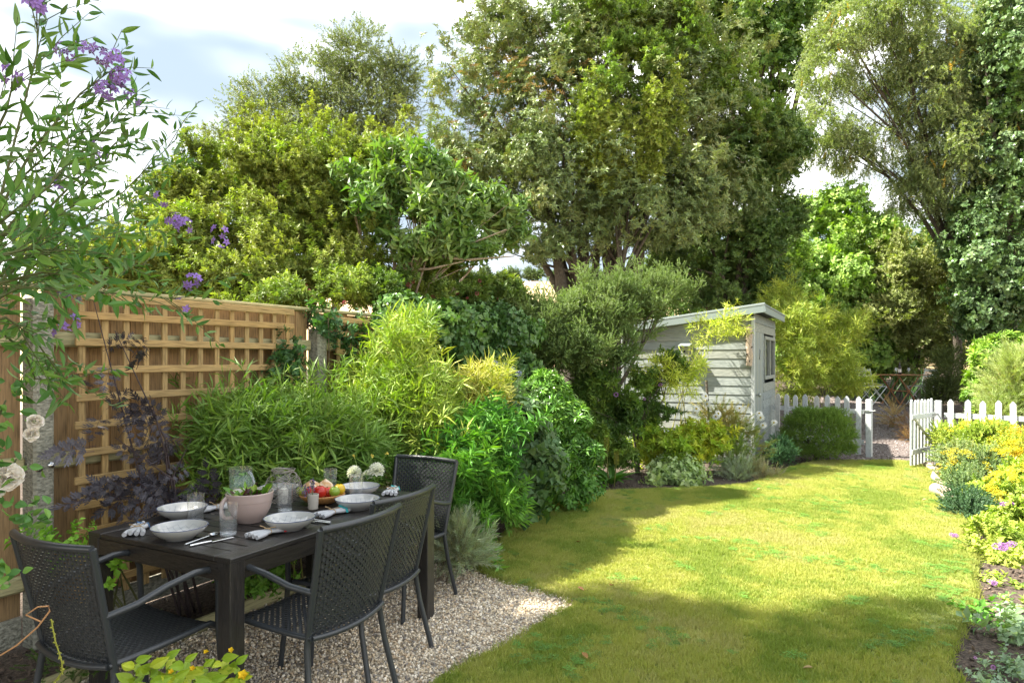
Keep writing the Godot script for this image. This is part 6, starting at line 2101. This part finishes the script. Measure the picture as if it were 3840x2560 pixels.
func climbing_nightshade() -> void:
	var base := P(-3.3, 1.15)
	var t := thing("climbing_nightshade", "climbing nightshade with narrow leaves and clusters of purple star flowers", "climber", base)
	var mains := [
		[[-160, 1300, 2.2], [-40, 900, 2.2], [60, 500, 2.2], [140, 190, 2.2], [135, 20, 2.2]],
		[[-120, 1000, 2.3], [120, 560, 2.35], [300, 350, 2.4], [420, 260, 2.45]],
		[[-100, 1000, 2.5], [160, 700, 2.6], [360, 520, 2.65], [480, 380, 2.7]],
		[[-60, 1050, 2.6], [200, 760, 2.7], [340, 620, 2.7], [470, 500, 2.7]],
		[[-60, 1100, 2.7], [240, 850, 2.9], [460, 720, 3.1], [660, 520, 3.2]],
		[[-60, 1100, 2.8], [200, 900, 3.0], [420, 800, 3.2], [560, 700, 3.3]],
		[[-160, 1150, 2.3], [100, 960, 2.4], [340, 900, 2.5], [600, 860, 2.8]],
		[[-160, 1200, 2.1], [100, 1040, 2.2], [330, 1010, 2.3], [560, 990, 2.6]],
		[[-160, 1200, 2.0], [60, 1080, 2.1], [260, 1080, 2.2], [520, 1110, 2.5], [660, 1120, 2.6]],
		[[-160, 1250, 2.2], [20, 1190, 2.25], [120, 1260, 2.35], [220, 1400, 2.5]],
		[[-160, 1300, 2.3], [0, 1240, 2.4], [90, 1320, 2.5], [130, 1420, 2.6], [270, 1430, 2.9]],
		[[-120, 700, 2.0], [20, 420, 2.0], [60, 260, 2.0]],
		[[-140, 820, 2.4], [40, 700, 2.4], [220, 540, 2.45], [330, 470, 2.45]],
		[[-140, 980, 2.0], [0, 880, 2.0], [160, 830, 2.05], [300, 760, 2.1]],
		[[-160, 1050, 1.7], [-20, 960, 1.7], [120, 930, 1.75], [220, 960, 1.8]],
		[[-160, 1120, 1.75], [0, 1060, 1.75], [160, 1020, 1.8], [300, 1040, 1.9]],
		[[-160, 960, 1.9], [40, 800, 1.95], [180, 700, 2.0], [260, 600, 2.05]]]
	var places := []
	for m in mains:
		var pts := []
		for e in m:
			pts.append(at(e[0], e[1], e[2]))
		var mb := MB.new()
		mb.col = Color(0.10, 0.115, 0.04)
		var lp := []
		for q in pts:
			lp.append(q - base)
		var rr := []
		for k in lp.size():
			rr.append(lerpf(0.0065, 0.0016, float(k) / (lp.size() - 1)))
		mb.tube(lp, rr, 6)
		built(t, "branch", mb, M.twig)
		twig_leaves(base, pts, 0.030, places)
		# side twigs
		for i in pts.size() - 1:
			for k in 4:
				var a: Vector3 = pts[i].lerp(pts[i + 1], rng.randf())
				var dir: Vector3 = ((pts[i + 1] - pts[i]).normalized() + rv() * 0.75 + Vector3(0.2, 0.1, 0)).normalized()
				var ln := rf(0.12, 0.3)
				var e := a + dir * ln + Vector3(0, -0.02, 0)
				var sm := MB.new()
				sm.col = Color(0.10, 0.125, 0.04)
				sm.tube([a - base, a.lerp(e, 0.5) - base + Vector3(0, 0.012, 0), e - base], [0.002, 0.0015, 0.0008], 4)
				built(t, "twig", sm, M.twig)
				twig_leaves(base, [a.lerp(e, 0.25), e], 0.021, places)
	var shapes := []
	for k in 4:
		var lm := MB.new()
		lm.col = Color.WHITE
		lm.leaf(Vector3.ZERO, Vector3.UP, Vector3(0, 0, 1), [0.075, 0.062, 0.085, 0.05][k], [0.021, 0.017, 0.03, 0.014][k], 0.18, [0.2, 0.35, 0.15, 0.3][k], 5, 0.38)
		shapes.append(lm.mesh())
	var hues := [Color(0.07, 0.18, 0.04), Color(0.10, 0.23, 0.05), Color(0.16, 0.30, 0.055), Color(0.15, 0.26, 0.09)]
	var mats := []
	for c in hues:
		var m := leafy("nightshade_leaf%d" % mats.size(), 0.5, 0.55)
		m.albedo_color = lin(c.r, c.g, c.b)
		mats.append(m)
	var bufs := [PackedFloat32Array(), PackedFloat32Array()]
	for i in places.size():
		var pos: Vector3 = places[i][0] - base
		var bs := aim(places[i][1], rf(0, TAU)).scaled_local(Vector3.ONE * rf(0.55, 1.05))
		if i % 9 == 0 and i < 3300:
			part(t, "leaf", shapes[rng.randi() % 4], mats[rng.randi() % 4], Transform3D(bs, pos))
		else:
			push(bufs[i % 2], bs, pos, hues[rng.randi() % 4] * rf(0.8, 1.2))
	for k in 2:
		many(t, "foliage", shapes[k], M.leaf, bufs[k]).set_meta("kind", "stuff")
	# flower trusses
	for e in [[120, 10, 2.2, 12], [245, 195, 2.4, 6], [310, 185, 2.45, 4], [370, 195, 2.45, 3], [415, 215, 2.45, 7], [450, 285, 2.5, 14], [395, 335, 2.5, 13], [490, 362, 2.7, 4], [365, 560, 2.7, 7], [200, 670, 2.6, 4], [605, 745, 3.1, 4], [650, 820, 3.0, 10], [690, 845, 3.0, 10], [820, 865, 3.2, 3], [720, 1056, 2.8, 8], [678, 1146, 2.7, 2], [255, 1208, 2.5, 3], [240, 1244, 2.5, 2], [20, 290, 2.1, 3], [55, 275, 2.1, 4], [825, 905, 3.2, 3]]:
		var c := at(e[0], e[1], e[2] - 0.1) - base
		var mb := MB.new()
		for k in int(e[3]) + 1:
			var o := rv() * 0.03
			var bs := aim(o.normalized() + Vector3(0, 0.2, 0.6), rf(0, TAU)).scaled_local(Vector3.ONE * rf(0.8, 1.1))
			add_mesh(mb, K.star[0], Transform3D(bs, c + o))
		built(t, "flower_truss", mb, M.petal_purple)


func add_mesh(mb: MB, m: ArrayMesh, xf: Transform3D) -> void:
	var a := m.surface_get_arrays(0)
	for k in a[Mesh.ARRAY_VERTEX].size():
		mb.v.append(xf * a[Mesh.ARRAY_VERTEX][k])
		mb.n.append((xf.basis * a[Mesh.ARRAY_NORMAL][k]).normalized())
		mb.c.append(a[Mesh.ARRAY_COLOR][k])


func pinnate() -> ArrayMesh:
	# a lacy elder leaf: leaflets deeply cut into thin fingers
	var mb := MB.new()
	mb.col = Color(0.9, 0.6, 0.7)
	mb.tube([Vector3.ZERO, Vector3(0, 0.09, 0.0), Vector3(0, 0.17, -0.015)], [0.0016, 0.0012, 0.0006], 4)
	for e in [[0.05, -1, 0.075], [0.05, 1, 0.075], [0.10, -1, 0.08], [0.10, 1, 0.08], [0.15, -1, 0.065], [0.15, 1, 0.065], [0.17, 0, 0.085]]:
		var b := Vector3(0, e[0], -0.006)
		var d := Vector3(e[1] * 0.95, 0.55 if e[1] else 1.0, -0.15).normalized()
		for k in 7:
			var f := (k + 1) / 7.0
			var sd := d.cross(Vector3(0, 0, 1)).normalized() * (1.0 if k % 2 else -1.0)
			mb.col = Color(1, 1, 1) * rf(0.75, 1.25)
			var dir := (d + sd * 0.75) if k < 6 else d
			mb.leaf(b + d * e[2] * f * 0.72, dir, Vector3(0, 0.2, 1), e[2] * lerpf(0.55, 0.34, f), 0.0125, 0.05, 0.25, 2, 0.35)
		mb.leaf(b, d, Vector3(0, 0, 1), e[2], 0.013, 0.05, 0.2, 2, 0.4)
	return mb.mesh()


func dark_elder() -> void:
	var base := P(-3.62, 2.75)
	var t := thing("black_elder", "lacy-leaved blackish purple elder in front of the trellis", "shrub", base)
	var shapes := [pinnate(), pinnate()]
	var hues := [Color(0.045, 0.041, 0.050), Color(0.07, 0.063, 0.075), Color(0.10, 0.094, 0.11)]
	var mats := []
	for c in hues:
		var m := leafy("elder_leaf%d" % mats.size(), 0.45, 0.1)
		m.albedo_color = lin(c.r, c.g, c.b)
		mats.append(m)
	for e in [[620, 1650, 3.85, 430, 1240, 3.95], [620, 1700, 3.8, 560, 1480, 3.9], [650, 1800, 3.75, 430, 1640, 3.75], [640, 1800, 3.8, 720, 1640, 4.1], [600, 1900, 3.7, 400, 1850, 3.6], [650, 1850, 3.8, 800, 1800, 4.0], [560, 1950, 3.6, 470, 1960, 3.5], [500, 1700, 3.8, 350, 1130, 3.85]]:
		var mb := MB.new()
		mb.col = Color(0.05, 0.035, 0.035)
		var a := at(e[0], e[1], e[2]) - base
		var b := at(e[3], e[4], e[5]) - base
		mb.tube([Vector3(rf(-0.05, 0.05), 0, rf(-0.05, 0.05)), a, b], [0.008, 0.005, 0.002], 6)
		built(t, "stem", mb, M.twig)
	var spots := [[360, 1110, 3.85], [420, 1125, 3.9], [400, 1310, 3.9], [480, 1320, 3.9], [440, 1350, 3.9], [500, 1370, 3.9], [350, 1465, 3.75], [400, 1550, 3.8], [490, 1540, 3.9], [560, 1545, 3.95], [350, 1680, 3.7], [470, 1650, 3.85], [540, 1640, 3.9], [600, 1650, 3.95], [660, 1700, 4.0], [520, 1720, 3.85], [600, 1740, 3.9], [430, 1800, 3.7], [500, 1800, 3.75], [560, 1830, 3.75], [640, 1800, 3.85], [700, 1830, 3.9], [760, 1820, 4.0], [620, 1880, 3.75], [690, 1890, 3.8], [430, 1900, 3.6], [480, 1880, 3.65], [540, 1910, 3.65], [800, 1850, 4.0], [390, 1840, 3.6], [600, 1590, 3.95], [680, 1770, 3.95], [740, 1880, 3.9], [580, 1690, 3.9]]
	for e in spots:
		for k in (1 if e[1] < 1500 else 2):
			var pos := at(e[0] + rf(-34, 34), e[1] + rf(-26, 26), e[2] + rf(-0.08, 0.05)) - base
			var y := Vector3(rf(-0.9, 0.9), rf(-0.7, 0.5), rf(0.0, 0.7))
			part(t, "leaf", shapes[k % 2], mats[rng.randi() % 3], Transform3D(aim(y, rf(-0.7, 0.7) + PI).scaled_local(Vector3.ONE * rf(0.75, 1.1)), pos))
	# plants at the bed's floor below the trellis
	soft("wild_strawberry", "small bright green seedlings at the foot of the concrete post", [blob(250, 2030, 3.3, 80, 25, 0.1), blob(430, 2140, 3.2, 30, 60, 0.06)], P(-3.5, 2.3), [Color(0.10, 0.22, 0.02), Color(0.18, 0.30, 0.03)], "dead_nettle", 22, 0.6)
	soft("wood_avens", "low ferny green weed in the bed under the table", [blob(980, 2160, 4.0, 70, 50, 0.2)], P(-3.45, 3.35), [Color(0.07, 0.16, 0.02), Color(0.12, 0.22, 0.03)], "dead_nettle", 90, 0.6)
	soft("bed_moss", "mossy green ground plants near the edging board", [blob(330, 2450, 3.2, 200, 30, 0.3), blob(500, 2400, 3.4, 60, 30, 0.2)], P(-3.4, 1.9), [Color(0.04, 0.075, 0.015), Color(0.08, 0.12, 0.03)], "tiny", 260, 0.5)
	# timber edging between bed and gravel
	var eb := thing("edging_board", "weathered timber edging board between soil and gravel", "edging", P(-3.33, 0.4), YAW)
	var mb3 := MB.new()
	mb3.box(Vector3.ZERO, Vector3(0.03, 3.5, 0.11), Basis.IDENTITY, 0.006)
	built(eb, "board", mb3, M.cap_wood0, Transform3D(along_s(), Vector3(0, 0.03, -1.75)))


func roses() -> void:
	var base := P(-3.0, 0.95)
	var t := thing("climbing_rose", "climbing rose with blush white blooms beside the concrete post", "rose", base)
	var bl := [blob(-20, 1560, 2.3, 130, 90, 0.15), blob(60, 1480, 2.35, 90, 60, 0.12), blob(40, 1760, 2.3, 100, 90, 0.12), blob(60, 1900, 2.3, 90, 50, 0.12), blob(0, 2150, 2.1, 90, 60, 0.1), blob(100, 1960, 2.35, 60, 30, 0.08), blob(-40, 1680, 2.2, 60, 200, 0.1)]
	stalks(t, "cane", [[base, at(20, 1500, 2.3)], [base, at(60, 1720, 2.3)], [base, at(-10, 1900, 2.25)], [base + Vector3(0.05, 0, 0), at(10, 2130, 2.1)]], 0.006, Color(0.09, 0.10, 0.04))
	var lm := MB.new()
	lm.leaf(Vector3.ZERO, Vector3.UP, Vector3(0, 0, 1), 0.05, 0.03, 0.15, 0.2, 5, 0.45)
	var rl := lm.mesh()
	for i in 130:
		var b: Array = bl[i % bl.size()]
		var pos: Vector3 = b[0] + rv() * (b[1] as Vector3) * rf(0.2, 1.0) - base
		part(t, "leaf", rl, M["nightshade_leaf%d" % (rng.randi() % 3)], Transform3D(aim(rv() + Vector3(0.2, 0.2, 0.4), rf(0, TAU)).scaled_local(Vector3.ONE * rf(0.7, 1.1)), pos))
	for e in [[128, 1582, 2.3, 0.024, 0.3], [118, 1628, 2.3, 0.022, -0.2], [30, 1790, 2.25, 0.040, 0.2], [-10, 1835, 2.25, 0.026, -0.2]]:
		var c := at(e[0], e[1], e[2]) - base
		var mb := MB.new()
		for k in 64:
			var y := 1.0 - 1.35 * (k + 0.5) / 64.0
			var q := sqrt(maxf(0.0, 1.0 - y * y))
			var o := Vector3(q * cos(k * 2.399), y, q * sin(k * 2.399))
			var r: float = e[3]
			mb.col = Color(1, 0.95, 0.92).lerp(Color(1.05, 1.04, 1.0), rng.randf()) * rf(0.92, 1.06)
			mb.leaf(o * r * 0.42, o + rv() * 0.45, Vector3.UP + rv() * 0.5, r * rf(0.55, 0.8), r * rf(0.7, 1.0), 0.3, -0.35, 5, 0.62)
		var fl := built(t, "bloom", mb, M.petal_blush, Transform3D(aim(Vector3(0.5 + e[4], 0.4, 0.8), 0.5), c))


func front_hypericum() -> void:
	var base := P(-2.35, 1.62)
	var t := thing("golden_hypericum", "lime yellow leafy shrub tip with yellow buds in front of the table leg", "shrub", base)
	var lm := MB.new()
	lm.leaf(Vector3.ZERO, Vector3.UP, Vector3(0, 0, 1), 0.062, 0.032, 0.16, 0.2, 5, 0.42)
	var shape := lm.mesh()
	var mats := []
	for c in [Color(0.24, 0.34, 0.02), Color(0.36, 0.42, 0.03), Color(0.20, 0.31, 0.02)]:
		var m := leafy("lime_leaf%d" % mats.size(), 0.5, 0.5)
		m.albedo_color = lin(c.r, c.g, c.b)
		mats.append(m)
	var tops := [[505, 2480, 2.25], [560, 2500, 2.25], [620, 2470, 2.3], [690, 2480, 2.3], [760, 2500, 2.35], [830, 2470, 2.4], [880, 2490, 2.4], [900, 2540, 2.4], [650, 2540, 2.2], [560, 2560, 2.15], [790, 2550, 2.25], [720, 2570, 2.2], [860, 2580, 2.3]]
	for e in tops:
		var top := at(e[0], e[1], e[2]) - base
		var o := Vector3(rf(-0.1, 0.1), 0, rf(-0.1, 0.1))
		var mb := MB.new()
		mb.col = Color(0.16, 0.15, 0.05)
		mb.tube([o, o.lerp(top, 0.6) + Vector3(0, 0.04, 0), top], [0.004, 0.003, 0.0015], 5)
		built(t, "stem", mb, M.twig)
		for k in 11:
			var a := k * 1.571 + rf(-0.3, 0.3)
			var y := -0.012 * k
			part(t, "leaf", shape, mats[rng.randi() % 3], Transform3D(aim(Vector3(cos(a), rf(0.1, 0.7), sin(a)), rf(-0.5, 0.5)).scaled_local(Vector3.ONE * rf(0.7, 1.15)), top + Vector3(0, y, 0)))
	for e in [[910, 2533, 2.35, 0.022], [720, 2508, 2.28, 0.014], [865, 2440, 2.4, 0.014], [772, 2445, 2.4, 0.012], [640, 2520, 2.2, 0.012]]:
		var c := at(e[0], e[1], e[2]) - base
		var mb := MB.new()
		for k in 9:
			mb.col = Color(0.72, 0.50, 0.02) * rf(0.85, 1.1)
			mb.leaf(Vector3.ZERO, Vector3(cos(k * 1.256), rf(0.4, 1.2), sin(k * 1.256)), Vector3.UP, e[3], e[3] * 0.7, 0.3, -0.1, 3, 0.6)
		built(t, "flower", mb, M.petal, Transform3D(aim(Vector3(0.2, 0.7, 0.7), 0.0), c))
	# dry tendrils
	var k := thing("dry_tendril", "dry curling orange stem arching before the near armchair", "stem", P(-2.9, 1.15))
	var mb2 := MB.new()
	mb2.col = Color(0.42, 0.22, 0.10)
	var pts := []
	for e in [[-40, 2480, 2.1], [60, 2420, 2.1], [140, 2350, 2.1], [185, 2290, 2.1], [180, 2272, 2.1], [140, 2275, 2.1], [95, 2305, 2.1], [150, 2330, 2.12]]:
		pts.append(at(e[0], e[1], e[2]) - k.position)
	mb2.tube([Vector3(0, 0, 0)] + pts, 0.0026, 6)
	built(k, "stalk", mb2, M.twig)
	k = thing("green_catkin", "yellow-green hanging flower spike before the near armchair", "flower", P(-2.8, 1.3))
	mb2 = MB.new()
	pts = []
	for e in [[190, 2320, 2.1], [205, 2400, 2.1], [230, 2480, 2.1], [232, 2520, 2.1], [200, 2560, 2.1]]:
		pts.append(at(e[0], e[1], e[2]) - k.position)
	mb2.col = Color(0.36, 0.36, 0.06)
	mb2.tube(pts + [Vector3(0, 0, 0)], 0.0022, 5)
	for i in 4:
		for j in 14:
			mb2.col = Color(0.40, 0.40, 0.07) * rf(0.8, 1.2)
			mb2.leaf(pts[i].lerp(pts[i + 1], j / 14.0), rv(), rv(), 0.009, 0.005, 0.1, 0.1, 1)
	built(k, "spike", mb2, M.leaf)


# ---------------------------------------------------------------- small loose things
func make_small_things() -> void:
	var lm := MB.new()
	lm.leaf(Vector3.ZERO, Vector3(1, 0.12, 0), Vector3.UP, 0.05, 0.032, 0.3, -0.2, 4, 0.45)
	lm.leaf(Vector3.ZERO, Vector3(-0.3, 0.15, 1), Vector3.UP, 0.02, 0.004, 0.1, 0.0, 2, 0.45)
	var shape := lm.mesh()
	var n := 0
	for e in [[2164, 2037, 0.42, 0.17, 0.07], [2300, 2202, 0.32, 0.14, 0.06], [2190, 2222, 0.28, 0.13, 0.06], [2840, 1840, 0.30, 0.2, 0.1], [2205, 2480, 0.3, 0.16, 0.05], [3010, 2515, 0.36, 0.26, 0.12], [2920, 1895, 0.34, 0.3, 0.12], [3460, 1880, 0.36, 0.25, 0.13]]:
		var d: float = LENS * 1.52 / (e[1] - 1345.0)
		var w := at(e[0], 1345, d)
		w.y = 0.045
		var t := part(self, "fallen_leaf", shape, M.petal, Transform3D(Basis(Vector3.UP, rf(0, TAU)), w))
		var m: StandardMaterial3D = M.petal.duplicate()
		m.albedo_color = lin(e[2], e[3], e[4])
		t.material_override = m
		tag(t, ["orange brown dead leaf in the shade of the spurge and bamboo", "pinkish dead leaf out on the lawn", "dead leaf beside the gravel's tip", "dead leaf near the daisy bed", "dead leaf in the shade beyond the gravel", "pale straw-coloured curled leaf on the shaded lawn", "tan dead leaf on open lawn before the shed", "pale dead leaf near the pale logs"][n], "leaf", "fallen leaves on the lawn")
		n += 1
